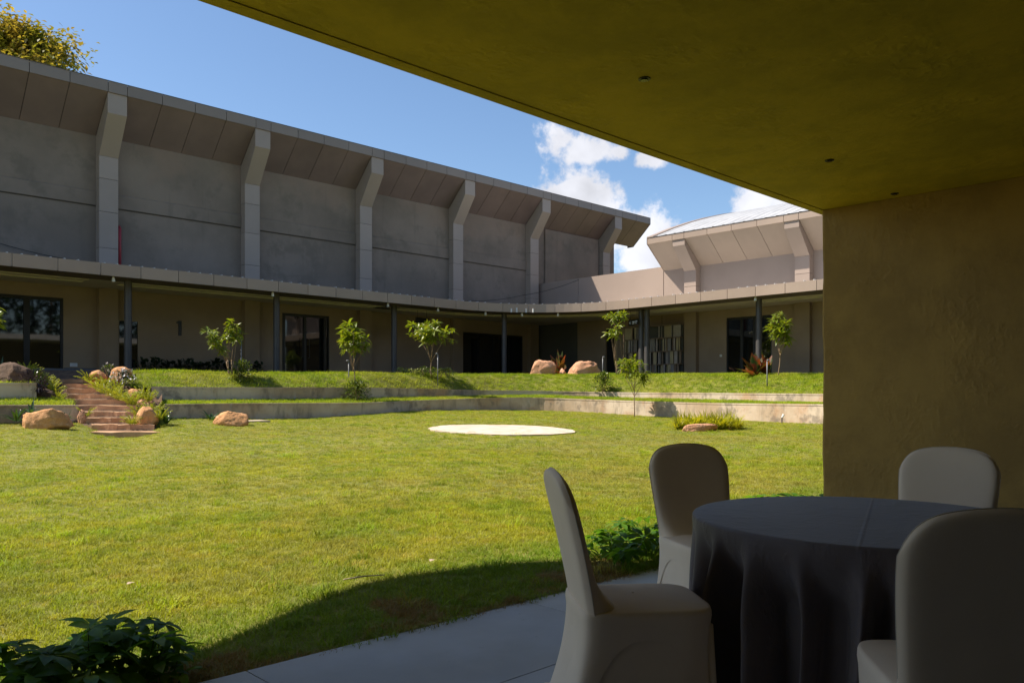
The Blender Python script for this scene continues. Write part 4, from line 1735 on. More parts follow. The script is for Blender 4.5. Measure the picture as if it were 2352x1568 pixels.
def plume(name, L, seed):
    r = random.Random(seed)
    mb = MB()
    n = 22
    pts = []
    for k in range(7):
        t = k / 6
        pts.append(Vector((L * 0.55 * t ** 1.5, 0, L * (t - 0.30 * t * t))))
    mb.tube(pts, [0.006, 0.006, 0.005, 0.005, 0.004, 0.003, 0.002], 4, cap=False)
    for k in range(n):
        t = 0.12 + 0.88 * k / n
        i = min(5, int(t * 6))
        f = t * 6 - i
        p = pts[i] * (1 - f) + pts[i + 1] * f
        ax = (pts[i + 1] - pts[i]).normalized()
        for q in range(3):
            a = r.uniform(0, 6.283)
            o = Vector((0, math.cos(a), math.sin(a)))
            d = (ax * 0.9 + o).normalized()
            mb.leaf(p, d, ax.cross(o), L * 0.13 * (1.1 - 0.7 * t), L * 0.035, 0.1, seg=1, fold=0.0)
    return mb.mesh(name, MT['leaf_fern'], recalc=False)


PL = [plume('frond', 0.62, 60 + k) for k in range(3)]


def fern(label, base, size, n, seed):
    r = random.Random(seed)
    t = thing('plume_fern', label, 'fern', base, group='plume ferns growing beside the steps')
    for k in range(n):
        a = k / n * 6.283 + r.uniform(-.3, .3)
        tilt = r.uniform(-0.35, 0.55)
        put('frond', r.choice(PL), t, False, (0.05 * math.cos(a), 0.05 * math.sin(a), -0.02), (0, tilt, a), size * r.uniform(.7, 1.15))
    return t


FERNS = [(62, 852, 26.0, 'fern between the dark boulder and the glass door'), (80, 866, 25.9, 'fern sprouting just behind the dark boulder'), (97, 874, 25.6, 'fern overhanging the dark boulder towards the steps'),
         (112, 884, 25.3, 'fern above the upper wall end near the top step'), (122, 896, 24.9, 'fern edging the upper steps on the dark boulder side'), (130, 906, 24.5, 'fern beside the reddish stone halfway up the steps'),
         (137, 917, 24.1, 'lowest fern on the dark boulder side of the steps'), (100, 892, 25.0, 'fern spilling over the end of the short upper wall'),
         (203, 868, 25.6, 'topmost fern across the steps by the smaller boulder'), (224, 886, 25.2, 'fern below the smaller rounded boulder'), (238, 896, 24.7, 'fern at the step edge under the domed boulder'),
         (258, 902, 24.4, 'fern in front of the white flowered shrub'), (276, 912, 24.0, 'fern below the white flowered shrub'), (296, 920, 23.7, 'fern reaching over the middle steps'),
         (308, 924, 23.5, 'fern beside the low pinkish stone'), (330, 908, 24.3, 'fern against the end of the long upper wall'), (246, 880, 25.3, 'fern tucked beneath the domed boulder'),
         (268, 890, 24.9, 'fern behind the white flowered shrub'), (342, 914, 24.2, 'small fern at the foot of the long upper wall'),
         (304, 968, 22.0, 'fern against the lower steps beside the upright boulder'), (316, 946, 22.5, 'fern behind the upright rounded boulder'), (340, 942, 22.9, 'yellowish fern above the upright rounded boulder'),
         (357, 944, 23.0, 'fern before the end of the long lower wall'), (368, 956, 22.6, 'fern beside the strap leaved plant at the lawn'), (196, 950, 22.4, 'single small fern on top of the narrow standing stone')]
for k, (x, y, Y, lab) in enumerate(FERNS):
    Yb = bed(y + 6)
    if x < 140:
        Yb = min(max(Yb, 22.2), 23.6)
    fern(lab, ground_px(x, Yb, y + 6), (0.62 if k in (18, 19, 20, 21, 22, 23, 24) else 0.52 if k in (5, 6) else 0.70), 22 if k != 24 else 10, 100 + k)


def bush(label, name, cat, base, rad, h, n, L, W, mat, seed, group=None, stems=5, droop=.3, elev=(-10, 60), flowers=0):
    r = random.Random(seed)
    t = thing(name, label, cat, base, group=group)
    mb = MB()
    for k in range(stems):
        a = r.uniform(0, 6.283)
        mb.tube([(0.03 * math.cos(a), 0.03 * math.sin(a), -0.05), (rad * .5 * math.cos(a), rad * .5 * math.sin(a), h * .7)], [0.012, 0.006], 5, cap=False)
    mb.build('stem', MT['bark'], t, world=False)
    mb = MB()
    fl = MB()
    for k in range(n):
        d = rdir(r, -8, 88)
        q = r.random() ** 0.45
        p = Vector((d.x * rad * q, d.y * rad * q, h * (0.22 + 0.75 * d.z * q)))
        dd = (d + rdir(r, -40, 60) * 0.8).normalized()
        mb.leaf(p, dd, (0, 0, 1), L * r.uniform(.7, 1.2), W * r.uniform(.8, 1.2), droop, seg=2, fold=0.25)
        if flowers and k % flowers == 0:
            p2 = p * 1.05 + Vector((0, 0, 0.03))
            for j in range(4):
                fl.leaf(p2, rdir(r, 0, 70), (0, 0, 1), 0.075, 0.035, 0.1, seg=1, fold=0)
    o = mb.build('foliage', MT[mat], t, recalc=False, world=False)
    o['kind'] = 'stuff'
    if flowers:
        o = fl.build('petals', MT['flower'], t, recalc=False, world=False)
        o['kind'] = 'stuff'
    return t


bush('bushy dark shrub with light tips under the spreading young tree', 'leafy_shrub', 'shrub', ground_px(556, 26.8, 886), .5, .9, 420, .13, .06, 'leaf_shrub', 41)
bush('round glossy shrub at the foot of the middle tier tree', 'leafy_shrub', 'shrub', ground_px(819, 28.9, 921), .54, .76, 620, .12, .06, 'leaf_shrub', 42)
bush('yellow green shrub on the bank below the cracked boulder', 'leafy_shrub', 'shrub', ground_px(1386, 34.2, 898), .5, .85, 520, .13, .065, 'leaf_shrub', 43)
bush('white flowered shrub in front of the domed boulder', 'flowering_shrub', 'shrub', ground_px(286, 23.9, 892), .42, .55, 240, .10, .045, 'leaf_hedge', 44, flowers=4)
bush('little white flowered plant between the two top step boulders', 'flowering_shrub', 'shrub', ground_px(250, 24.9, 864), .26, .36, 120, .10, .045, 'leaf_shrub', 45, flowers=7)
bush('dark purple leaved clump before the dark boulder', 'purple_plant', 'plant', ground_px(64, 22.3, 884), .5, .40, 200, .16, .03, 'leaf_purple', 46)
bush('purple leaves hanging over the end of the short upper wall', 'purple_plant', 'plant', ground_px(92, 22.15, 898), .25, .35, 90, .16, .03, 'leaf_purple', 47)
VG = [(922, 859, 'first pale variegated plant in the row, beside the plain wall column'), (939, 861, 'second pale variegated plant in the row before the beige wall'), (958, 862, 'variegated plant just short of the broad crowned tree'),
      (975, 864, 'fuller variegated plant touching the broad crowned tree trunk'), (993, 865, 'variegated plant around the broad crowned tree base'), (1012, 861, 'variegated plant beside the grey garden light'), (1028, 860, 'last tiny variegated plant near the dark folding doors')]
for k, (x, y, lab) in enumerate(VG):
    bush(lab, 'variegated_plant', 'plant', ground_px(x, 33.4, y + 2), .30, .30 if k not in (3, 4) else .46, 110, .13, .05, 'leaf_variegated' if k not in (3, 4) else 'leaf_shrub', 70 + k, 'low variegated plants on the bank')
HD = [(326, 'first dark plant at the wall, nearest the column'), (357, 'lone dark plant at the wall left of the number'), (385, 'dark plant at the wall just under the number'), (412, 'dark plant below the number, with narrow leaves'), (434, 'low dark plant at the wall past the number'),
      (455, 'taller dark broad leaved plant at the wall past the number'), (478, 'dark plant at the wall behind the spreading tree'), (500, 'dark plant at the wall under the spreading crown'), (520, 'dark plant behind the stems of the spreading tree'), (590, 'last dark plant, between pillar and narrow glass door')]
for k, (x, lab) in enumerate(HD):
    p = hit_b(x, WB - 0.75)
    bush(lab, 'border_plant', 'plant', (p.x, p.y, FLOOR), .36, .52 + .1 * math.sin(k * 2.1), 60, .24, .13, 'leaf_hedge', 90 + k, 'dark plants along the foot of the hall wall')


def strap_plant(label, base, L, W, n, mat, seed, elev=(25, 80), droop=.5, name='strap_leaf_plant', group='strap leaved plants at the wall foot', shape=.55):
    r = random.Random(seed)
    t = thing(name, label, 'plant', base, group=group)
    for k in range(n):
        a = k / n * 6.283 * 1.62 + r.uniform(-.3, .3)
        e = R(r.uniform(*elev))
        mb = MB()
        d = Vector((math.cos(a) * math.cos(e), math.sin(a) * math.cos(e), math.sin(e)))
        mb.leaf((0.03 * math.cos(a), 0.03 * math.sin(a), 0), d, (0, 0, 1), L * r.uniform(.65, 1.1), W * r.uniform(.8, 1.15), droop * r.uniform(.4, 1.3), seg=5, fold=0.35, shape=shape)
        mb.build('leaf', MT[mat], t, recalc=False, world=False, smooth=True)
    return t


strap_plant('arching glossy strap plant at the lawn by the upright boulder', ground_px(381, 21.3, 974), .66, .07, 20, 'leaf_strap', 51)
strap_plant('dark strap plant behind the biggest boulder, frame side', ground_px(38, 20.1, 968), .72, .07, 13, 'leaf_strap', 52)
strap_plant('strap plant peeping over the biggest boulder', ground_px(72, 20.15, 952), .6, .07, 9, 'leaf_strap', 53)
strap_plant('strap plant at the step side of the biggest boulder', ground_px(152, 20.5, 964), .45, .05, 10, 'leaf_strap', 54)
strap_plant('strap plant against the wall behind the lone boulder', ground_px(486, 23.2, 965), .6, .07, 14, 'leaf_strap', 55)
strap_plant('small strap plant over the crest of the lone boulder', ground_px(545, 23.6, 958), .4, .06, 9, 'leaf_strap', 56)
strap_plant('strap plant poking up behind the dark boulder at the frame edge', ground_px(2, 23.6, 844), .5, .06, 10, 'leaf_strap', 57)
TI = 'red and green broad leaved plants'
strap_plant('red green broad leaved plant over the sloping pink boulder', ground_px(1253, 38.9, 858), 1.0, .36, 9, 'leaf_ti', 58, (45, 85), .12, 'cordyline_plant', TI, .8)
strap_plant('tall red tipped broad leaved plant between the pink boulders', ground_px(1286, 38.6, 860), 1.25, .40, 14, 'leaf_ti', 59, (30, 88), .12, 'cordyline_plant', TI, .8)
strap_plant('big red green broad leaved clump by the far glass door', ground_px(1735, 31.9, 864), 1.1, .36, 16, 'leaf_ti', 60, (18, 85), .12, 'cordyline_plant', TI, .8)
strap_plant('smaller red green clump behind the far garden light', ground_px(1760, 32.1, 862), 1.0, .33, 9, 'leaf_ti', 61, (35, 88), .12, 'cordyline_plant', TI, .8)

# ornamental grass behind the slab rock
rs = random.Random(77)
for k in range(13):
    x = 1556 + k * 11.4
    Y = 22.0 + 0.35 * math.sin(k * 1.3) + (0.25 if k in (0, 12) else 0.5)
    base = polar(x, Y, lawn_z(x, Y))
    t = thing('ornamental_grass', ('yellow green grass clump %s' % ('at the near end of the row behind the slab rock' if k == 0 else 'at the far end of the row, beside the small stone' if k == 12 else 'in the dense row behind the slab rock')), 'ornamental grass', base, group='ornamental grass clumps behind the slab rock' if 0 < k < 12 else None)
    mb = MB()
    for q in range(110):
        d = rdir(rs, 35, 86)
        mb.leaf((rs.gauss(0, .05), rs.gauss(0, .05), 0), d, (0, 0, 1), rs.uniform(.5, .9) * (0.75 if k in (0, 12) else 1), .03, rs.uniform(.2, .7), seg=3, fold=.3, shape=.5)
    o = mb.build('blades', MT['leaf_orn'], t, recalc=False, world=False)
    o['kind'] = 'stuff'


# garden spike lights
def garden_light(label, base, h, seed, flip=1):
    t = thing('garden_light', label, 'garden light', base, rz=-TH + (0 if flip > 0 else math.pi), group='grey garden spike lights')
    mb = MB()
    mb.tube([(0, 0, -.1), (0, 0, h - .05)], 0.022, 8)
    mb.build('post', MT['post'], t, world=False, smooth=True)
    mb = MB()
    mb.tube([(0, 0, h - .06), (-0.012, 0, h), (-0.05, -0.01, h + .005), (-0.085, -0.012, h - .03)], [0.023, 0.026, 0.028, 0.030], 8)
    mb.build('lamp_head', MT['post'], t, world=False, smooth=True)


garden_light('grey garden light against the pillar behind the spreading tree', ground_px(554, 27.4, 874), 1.40, 0)
garden_light('grey garden light half hidden by the middle tier tree', ground_px(801, 30.2, 892), 1.05, 0)
garden_light('grey garden light in front of the broad crowned tree', ground_px(1005.5, 32.4, 880), 1.20, 0)
garden_light('grey garden light beside the cracked pink boulder', ground_px(1384.5, 35.6, 866), .90, 0, -1)
garden_light('tall grey garden light before the red green clump', ground_px(1762, 29.6, 892), 1.05, 0, -1)
# tiny spike spots at the wall foot
for x, y, Y, lab in ((1054, 938, 31.6, 'tiny dark spike spotlight at the wall foot in midfield'), (2059.0 * 0 + 1796, 968, 25.2, 'tiny spike spotlight with pale cap at the sunlit wall foot')):
    t = thing('spike_light', lab, 'spotlight', polar(x, Y, interp(LW, x)[2] - 0.03), group='tiny spike spotlights')
    mb = MB()
    mb.tube([(0, 0, 0), (0, 0, .22)], .018, 6)
    mb.build('spike', MT['dark_metal'], t, world=False)
    mb = MB()
    mb.tube([(0, 0, .20), (.06, -.03, .30)], [.03, .04], 8)
    mb.build('lamp_head', MT['white'] if x > 1500 else MT['dark_metal'], t, world=False)


# schefflera beside the slab
def palm_leaf(name, n, L, W, seed, mat='leaf_schef'):
    r = random.Random(seed)
    mb = MB()
    for k in range(n):
        a = k / n * 6.283 + r.uniform(-.15, .15)
        e = R(r.uniform(-12, 18))
        d = Vector((math.cos(a) * math.cos(e), math.sin(a) * math.cos(e), math.sin(e)))
        mb.tube([(0, 0, 0), d * 0.02], .0015, 3, cap=False)
        mb.leaf(d * 0.018, d, (0, 0, 1), L * r.uniform(.8, 1.1), W * r.uniform(.9, 1.1), r.uniform(.15, .45), seg=4, fold=.28, shape=.95)
    return mb.mesh(name, MT[mat], recalc=False, smooth=True)


PM = [palm_leaf('leaf', n, .118, .050, 200 + n) for n in (6, 7, 8, 7)]
YL = leaf_mat('yellowing_leaf', (0.30, 0.20, 0.025), (0.20, 0.13, 0.02), 12, trans=.3)
PM_Y = palm_leaf('leaf', 6, .085, .036, 300)
PM_Y.materials[0] = YL


def schefflera(label, base, h, n, spread, seed, yellow=0, size=1.0):
    r = random.Random(seed)
    t = thing('umbrella_plant', label, 'plant', base, group='umbrella plants along the terrace edge')
    for k in range(n):
        a = r.uniform(0, 6.283)
        q = math.sqrt(r.random())
        root = Vector((r.gauss(0, .05), r.gauss(0, .05), -.02))
        top = Vector((spread * q * math.cos(a), spread * q * math.sin(a), h * r.uniform(.5, 1.0) * (1 - .25 * q)))
        mid = root * .4 + top * .6 + Vector((0, 0, -.03))
        mb = MB()
        mb.tube([root, mid, top], [.0045, .0032, .002], 5, cap=False)
        mb.build('stem', MT['stem'], t, world=False, smooth=True)
        me = PM_Y if k < yellow else r.choice(PM)
        put('leaf', me, t, False, top, (r.uniform(-.45, .45), r.uniform(-.45, .45), r.uniform(0, 6.28)), size * r.uniform(.9, 1.35))
    return t


def slab_pt(px, off):
    u = (px - 1176) / 1845
    return polar(px, (SLAB_B + off) / (-SN * u + CS), -0.05)


schefflera('umbrella plant with a yellowed leaf at the lower frame corner', slab_pt(-30, .25), .31, 15, .27, 1, 1, .92)
schefflera('umbrella plant standing tallest in the lower frame corner clump', slab_pt(160, .36), .36, 16, .25, 2, size=.92)
schefflera('low umbrella plant in front of the corner clump', slab_pt(120, .10), .24, 9, .22, 7)
schefflera('umbrella plant at the shaded turf end of the corner clump', slab_pt(305, .28), .31, 17, .22, 3, size=.88)
schefflera('small umbrella plant next to the dried turf', slab_pt(362, .16), .19, 10, .15, 8, size=.8)
schefflera('umbrella plant clump just behind the nearest chair back', slab_pt(1432, .25), .31, 20, .28, 4, size=.85)
schefflera('umbrella plant clump behind the tall chair at the slab edge', slab_pt(1505, .30), .37, 24, .30, 5, size=.85)
schefflera('umbrella plant growing behind the chair beyond the table', slab_pt(1580, .25), .33, 18, .3, 9, size=.8)
schefflera('umbrella plant showing its top leaves over the table', slab_pt(1795, .25), .46, 14, .25, 6)
schefflera('umbrella plant at the corner of the plaster wall', slab_pt(1868, .18), .38, 14, .22, 10)

# dry debris on the lawn
rs = random.Random(9)
for px, py, lab in ((995, 1303, 'small pale fallen leaf on the grass near the shadow'), (302, 1357, 'small pale fallen leaf alone in the sunlit grass')):
    p = lawn_at(px, py)
    mb = MB()
    mb.leaf((-0.03, 0, 0.05), (1, .4, .1), (0, 0, 1), .07, .045, .1, seg=3, fold=.3)
    o = mb.build('fallen_leaf', MT['sand'], None, recalc=False)
    o.location = p
    tag(o, lab, 'leaf')
p = lawn_at(835, 1342)
mb = MB()
mb.tube([(-.13, -.02, .045), (0, .0, .055), (.14, .03, .05)], [.004, .005, .003], 5)
o = mb.build('dry_stalk', MT['sand'])
o.location = p
o.rotation_euler = (0, 0, -TH + .25)
tag(o, 'thin dry stalk lying on the grass beside the shadow edge', 'stalk')

# the tall tree behind the long hall, and two more far behind the second hall
def big_tree(label, base, trunk_h, crown_c, rad, n, seed, mat='leaf_big', L=.55):
    r = random.Random(seed)
    t = thing('tall_tree', label, 'tree', base)
    bx = Vector(base)
    c = Vector(crown_c) - bx
    mb = MB()
    mb.tube([(0, 0, -.5), c * .3 + Vector((.3, 0, 0)), c * .6, c * .85], [.45, .36, .28, .18], 9)
    mb.build('trunk', MT['bark2'], t, world=False, smooth=True)
    cl = []
    for k in range(26):
        d = rdir(r, -35, 85)
        q = r.uniform(.55, 1)
        e = c + Vector((d.x * rad * q, d.y * rad * q, d.z * rad * .8 * q))
        st = c * r.uniform(.6, .85)
        mb = MB()
        mb.tube([st, st * .5 + e * .5 + Vector((0, 0, -.5)), e], [.12, .07, .03], 5, cap=False)
        mb.build('branch', MT['bark2'], t, world=False)
        cl.append(e)
    for k in range(40):
        a, b = r.choice(cl), r.choice(cl)
        cl.append(a * .7 + b * .3)
    mb = MB()
    for k in range(n):
        p = r.choice(cl) + Vector((r.gauss(0, .75), r.gauss(0, .75), r.gauss(0, .6)))
        mb.leaf(p, rdir(r, -50, 50), (0, 0, 1), L * r.uniform(.6, 1.1), L * .5, .2, seg=1, fold=.2)
    o = mb.build('crown', MT[mat], t, recalc=False, world=False)
    o['kind'] = 'stuff'


tp = at(40, 118, 62)
big_tree('tall olive brown tree rising behind the long hall roof', (tp.x, tp.y, -.5), 0, (tp.x, tp.y, tp.z - 1.6), 5.2, 7800, 5, L=.50)
tp = at(1700, 512, 75)
big_tree('dark tree top just showing above the curved metal roof', (tp.x, tp.y, -.5), 0, (tp.x, tp.y, tp.z - 2.6), 3.0, 2500, 6, 'leaf_hedge')


# ------------------------------------------------------------------ the pavilion round the camera
pav = thing('pavilion', 'shaded pavilion with olive plaster ceiling and textured wall, framing the view', 'building', (2, 0, 0))
CZ = 2.93
WX = 7.14
mb = MB()
mb.box(-9.0, 12.0, -5.5, 3.30, CZ, CZ + .34)
mb.build('ceiling', MT['ceiling'], pav)
mb = MB()
mb.box(-9.0, 12.0, 3.3015, 3.39, CZ - .005, CZ + .34)
mb.build('ceiling_edge', MT['ceiling'], pav)
mb = MB()
rows = []
for j in range(2):
    pass
# partition wall: slightly uneven arris at its free end
zs = [-.05 + (CZ - .002 + .05) * k / 24 for k in range(25)]
fr, bk = [], []
rs = random.Random(4)
e0 = [3.31 + rs.uniform(-.006, .006) for _ in zs]
rows = []
for z, e in zip(zs, e0):
    rows.append([(WX, -2.29, z), (WX, e - .02, z), (WX + .012, e, z), (WX + .288, e, z), (WX + .30, e - .02, z), (WX + .30, -2.29, z)])
mb.grid(rows, closed=True)
mb.build('partition_wall', MT['stucco'], pav)
mb = MB()
mb.box(-5.0, 12.0, -2.6, -2.3, .003, CZ - .003)
mb.build('rear_wall', MT['dark_wall'], pav)
mb = MB()
mb.box(-1.95, -1.65, -2.298, 3.2, .003, CZ - .003)
mb.build('unseen_side_wall', MT['dark_wall'], pav)  # unseen wall added close in to cut fill light on the chairs
# upper storey, and an unseen slab added, shaped to shade paving and turf
out = [(-9.0, 6.45), (-4.6, 6.55), (-1.4, 6.60), (-.75, 6.78), (-.2, 7.02), (.4, 7.10), (.95, 7.0), (1.5, 6.86), (1.85, 6.66), (2.15, 6.30), (2.9, 6.22), (5.0, 6.16), (30.0, 6.16)]
poly = out + [(30.0, 2.9), (-9.0, 2.9)]
mb = MB()
mb.hexa([(x, y, 5.0) for x, y in poly], [(x, y, 5.35) for x, y in poly])
mb.build('shade_slab', MT['pale_deck'], pav)
mb = MB()
mb.box(-9.0, 9.0, 2.6, 2.9, CZ + .34, 7.2)
mb.box(-9.0, 9.0, -5.8, -5.5, CZ + .34, 7.2)
mb.box(-9.0, 9.0, -5.8, 3.2, 7.2, 7.5)
mb.box(12.0, 30.0, 2.6, 2.9, -.05, 5.0)
mb.build('upper_wall', MT['hall_wall'], pav)

for px, py, lab in ((1480, 181, 'recessed dark ceiling light nearest overhead'), (1905, 368, 'recessed dark ceiling light above the wall end'), (2055, 444.5, 'recessed dark ceiling light closest to the wall')):
    p = hit_z(px, py, CZ)
    t = thing('ceiling_light', lab, 'ceiling light', (p.x, p.y, CZ), group='recessed lights in the olive ceiling')
    mb = MB()
    mb.tube([(0, 0, .0), (0, 0, -.006)], .032, 20)
    mb.build('trim_ring', MT['frame'], t, world=False)
    mb = MB()
    mb.tube([(0, 0, -.006), (0, 0, -.011)], .020, 16)
    mb.build('lens', MT['glass'], t, world=False)

# terrace paving ---------------------------------------------------------------
terr = MB()
terr.box(-9.0, 12.0, -5.5, SLAB_B - .01, -.3, -.035)
tb = structure('terrace', terr, MT['soil'])
ys = [SLAB_B, 2.54, .74, -1.06, -2.86, -4.66, -5.5]
x0 = 1.66 - 1.77 * 6
for j in range(6):
    y1, y0 = ys[j], ys[j + 1]
    for k in range(13):
        xa = x0 + 1.77 * k
        xb = xa + 1.77
        if xa > 12 or xb < -9:
            continue
        mb = MB()
        gp = .0035
        mb.box(xa + gp, xb - gp, y0 + gp, y1 - (gp if j else 0), -.034, 0)
        mb.build('paving_slab', MT['slab'], tb)

# ------------------------------------------------------------------ table
TC = Vector((0, 0, 0))
tw = Vector((CS * 1.45 + SN * 3.28, -SN * 1.45 + CS * 3.28, 0))
table = thing('round_table', 'round banquet table hidden under a navy cloth', 'table', tw)
mb = MB()
mb.tube([(0, 0, .715), (0, 0, .742)], .68, 48)
mb.build('tabletop', MT['wood'], table, world=False)
for k in range(4):
    a = k * math.pi / 2 + .4
    mb = MB()
    mb.tube([(.38 * math.cos(a), .38 * math.sin(a), .715), (.45 * math.cos(a), .45 * math.sin(a), 0)], .016, 8)
    mb.build('leg', MT['dark_metal'], table, world=False)
rs = random.Random(12)
NTH = 480
nf = 22
ang = sorted((k + rs.uniform(-.28, .28)) / nf * 6.283 for k in range(nf))
wid = [rs.uniform(.55, 1.1) for _ in range(nf)]
amp = [rs.uniform(.55, 1.15) for _ in range(nf)]


def foldf(a):
    v = 0
    for k in range(nf):
        d = (a - ang[k] + math.pi) % (2 * math.pi) - math.pi
        w = wid[k] * .082
        v += amp[k] * math.exp(-(d / w) ** 2)
    return v


fv = [foldf(i / NTH * 6.28318) for i in range(NTH)]
rows = []
for r in (0.0005, .15, .3, .45, .56, .63, .67, .685):
    rows.append([(r * math.cos(i / NTH * 6.28318), r * math.sin(i / NTH * 6.28318), .7475 + .0012 * noise.noise(Vector((r * math.cos(i / NTH * 6.28) * 7, r * math.sin(i / NTH * 6.28) * 7, 0)))) for i in range(NTH)])
for k in range(1, 5):
    a = k / 4 * math.pi / 2
    r, z = .685 + .012 * math.sin(a), .7475 - .012 * (1 - math.cos(a))
    rows.append([(r * math.cos(i / NTH * 6.28318), r * math.sin(i / NTH * 6.28318), z) for i in range(NTH)])
for k in range(1, 31):
    t = k / 30
    z = .7355 - .729 * t
    row = []
    for i in range(NTH):
        th = i / NTH * 6.28318
        g = sm(t, 0.0, 0.42)
        r = .698 + .02 * t + (fv[i] - .72) * .185 * g * (1 + .5 * t) + .004 * noise.noise(Vector((th * 6, z * 5, 2.0))) * sm(t, 0, .2)
        r = max(r, .585 if t > .1 else .685)
        th2 = th + .05 * g * math.sin(5 * th + 2.0 * t) * t
        row.append((r * math.cos(th2), r * math.sin(th2), z))
    rows.append(row)
mb = MB()
mb.grid(rows, closed=True)
o = mb.build('tablecloth', MT['cloth'], None, smooth=True, recalc=False)
o.location = tw
o.rotation_euler = (0, 0, R(20))
tag(o, 'navy grey cloth hanging in folds over the round table', 'tablecloth')


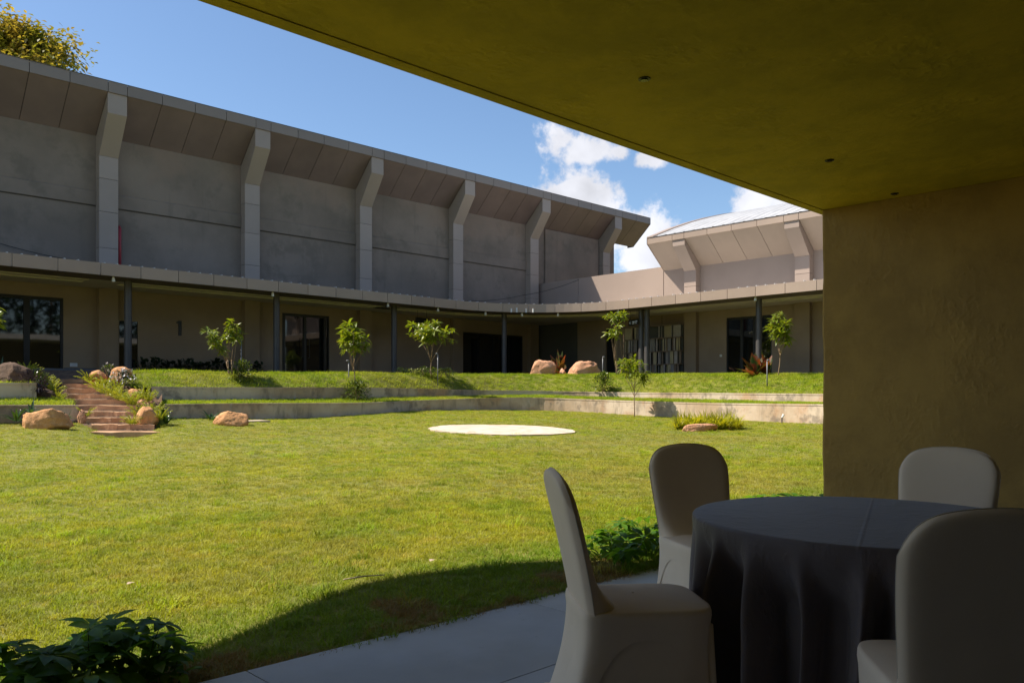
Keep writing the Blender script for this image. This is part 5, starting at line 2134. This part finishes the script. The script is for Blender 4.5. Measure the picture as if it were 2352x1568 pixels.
# ------------------------------------------------------------------ chairs in stretch covers
def chair_meshes():
    H, SZ = .968, .468
    # back
    def yc(z):
        return -.193 - .085 * max(0, (z - .45)) / .5 - .03 * max(0, (z - .45) / .5) ** 2

    def hx(z):
        t = max(0, min(1, (z - .40) / .45))
        return .217 + .028 * t * t * (3 - 2 * t)

    NS, NT = 40, 36
    front, rear = [], []
    for j in range(NT + 1):
        t = j / NT
        rf, rr = [], []
        for i in range(NS + 1):
            s = -1 + 2 * i / NS
            zt = H - .046 * s * s - .085 * abs(s) ** 8
            z = .40 + (zt - .40) * (1 - (1 - t) ** 1.25)
            x = s * hx(z)
            ed = (1 - abs(s) ** 10) ** .5 * (1 - t ** 14) ** .5
            th = .030 * ed
            fil = .105 * math.exp(-max(0, z - .455) / .050) * (1 - abs(s) ** 8)
            hollow = -.012 * (1 - s * s) * sm(z, .5, .7)
            rf.append((x, yc(z) + th + fil + hollow * ed, z))
            rr.append((x, yc(z) - th * .8 - .004 * ed, z))
        front.append(rf)
        rear.append(rr)
    mb = MB()
    mb.grid(front)
    mb.grid([list(reversed(r)) for r in rear])
    back = mb.mesh('back_cover', MT['cover'], smooth=True, recalc=False)
    # piping round the back
    pts = [Vector((-hx(.50 + (H - .131 - .50) * k / 14), yc(.50 + (H - .131 - .50) * k / 14) + .002,   .50 + (H - .131 - .50) * k / 14)) for k in range(15)]
    for i in range(1, NS):
        s = -1 + 2 * i / NS
        zt = H - .046 * s * s - .085 * abs(s) ** 8
        pts.append(Vector((s * hx(zt), yc(zt) + .002, zt + .001)))
    pts += [Vector((-p.x, p.y, p.z)) for p in reversed(pts[:15])]
    mb = MB()
    mb.tube(pts, .0018, 6)
    seam = mb.mesh('seam', MT['seam'], smooth=True)
    # seat pad with the skirt stretched down to four feet
    N = 120
    n = 5.0

    def ring(hx_, hyf, hyr, z, i):
        a = i / N * 2 * math.pi
        c, s = math.cos(a), math.sin(a)
        m = n if s > 0 else 9.0
        q = (abs(c) ** m + abs(s) ** m) ** (-1 / m)
        hy = hyf if s > 0 else hyr
        return c * q * hx_, s * q * hy

    rows = []
    for k, sc in enumerate((.02, .35, .65, .85, .95)):
        rows.append([(*[v * sc for v in ring(.225, .265, .235, 0, i)], SZ + .020 * (1 - sc ** 3)) for i in range(N)])
    for dz, sc in ((.0, .985), (-.012, 1.0), (-.03, 1.003), (-.055, .99)):
        rows.append([(*[v * sc for v in ring(.225, .265, .235, 0, i)], SZ + dz) for i in range(N)])
    ZS = SZ - .055
    for j in range(1, 15):
        t = j / 14
        row = []
        for i in range(N):
            x, y = ring(.225, .265, .235, 0, i)
            a = i / N * 2 * math.pi
            c, s = abs(math.cos(a)), abs(math.sin(a))
            k = min(c, s) / max(c, s)                    # 1 on a corner, 0 mid side
            back_side = math.sin(a) < 0 and s > c
            arch_top = ZS - .045 if not back_side else .012
            zb = arch_top * max(0.0, 1 - (k / .84) ** 2.8) ** .62 if k < .84 else 0.0
            z = ZS + (zb - ZS) * t
            low = 1 - z / ZS
            scl = .99 - .045 * math.sin(math.pi * min(1, low * 1.1)) * (.35 + .65 * (1 - k)) + .055 * low ** 2 * k
            row.append((x * scl, y * scl - (.085 * low ** 1.4 if math.sin(a) < 0 else 0), z))
        rows.append(row)
    mb = MB()
    mb.grid(rows, closed=True)
    seat = mb.mesh('seat_cover', MT['cover'], smooth=True, recalc=False)
    # the cloth drawn in between the legs under the arches
    rows = []
    for j in range(9):
        z = (SZ - .09) * (1 - j / 8) + .012
        low = 1 - z / SZ
        row = []
        for i in range(N):
            x, y = ring(.217, .256, .226, 0, i)
            a = i / N * 2 * math.pi
            row.append((x * (1 - .03 * low), y * (1 - .03 * low) - (.07 * low ** 1.4 if math.sin(a) < 0 else 0), z))
        rows.append(row)
    mb = MB()
    mb.grid(rows, closed=True)
    inner = mb.mesh('inner_skirt', MT['cover'], smooth=True, recalc=False)
    legs = []
    for sx in (-1, 1):
        for sy in (-1, 1):
            mb = MB()
            yb = .265 if sy > 0 else -.315
            mb.tube([(sx * .170, .24 if sy > 0 else -.175, SZ - .06), (sx * .184, .25 if sy > 0 else -.23, .2), (sx * .200, yb * .93, 0.002)], [.016, .014, .016], 10)
            legs.append(mb.mesh('leg', MT['cover'], smooth=True))
    feet = []
    for sx in (-1, 1):
        for sy in (-1, 1):
            mb = MB()
            yb = .265 if sy > 0 else -.315
            mb.tube([(sx * .205, yb * .95, .0), (sx * .205, yb * .95, .05), (sx * .204, yb * .945, .075)], [.030, .028, .020], 12)
            feet.append(mb.mesh('foot_pocket', MT['cover'], smooth=True))
    return back, seam, seat, legs, feet, inner


CH = chair_meshes()


def chair(label, X, Y, face):
    """X, Y in the view's axes; face = heading, degrees clockwise from straight ahead"""
    w = Vector((CS * X + SN * Y, -SN * X + CS * Y, 0))
    t = thing('banquet_chair', label, 'chair', w, rz=-TH - R(face), group='chairs round the table in pale stretch covers')
    back, seam, seat, legs, feet, inner = CH
    put('seat_cover', seat, t, False)
    put('back_cover', back, t, False)
    put('seam', seam, t, False)
    put('inner_skirt', inner, t, False)
    for m_ in legs:
        put('leg', m_, t, False)
    for m_ in feet:
        put('foot_pocket', m_, t, False)


chair('covered chair seen side on, standing apart in the open', .465, 3.09, 84)
chair('covered chair beyond the table with the lawn behind it', 1.075, 4.30, 165)
chair('covered chair beyond the table against the plaster wall', 2.12, 4.06, 224)
chair('covered chair closest to the viewer with its back turned', 1.265, 2.29, 8)


# ------------------------------------------------------------------ woodland beyond the pavilion (mirrored in the glass doors)
rs = random.Random(31)
mb = MB()
for k in range(40):
    x, y = -18 + k * 1.45 + rs.uniform(-1, 1), -13 + rs.uniform(-4, 3)
    h = rs.uniform(13, 19)
    mb.tube([(x, y, -.6), (x + .3, y, h * .8)], [.22, .1], 6, cap=False, m=1)
    for q in range(600):
        d = rdir(rs, -60, 90)
        w = rs.random() ** .4
        mb.leaf((x + d.x * 3.2 * w, y + d.y * 3.0 * w, h * .55 + d.z * h * .5 * w), rdir(rs, -50, 50), (0, 0, 1), .8, .42, .2, seg=1, fold=.2)
o = mb.build('woodland', [MT['leaf_hedge'], MT['bark2']], None, recalc=False)
tag(o, 'dense green woodland standing behind the pavilion', 'woodland', kind='stuff')
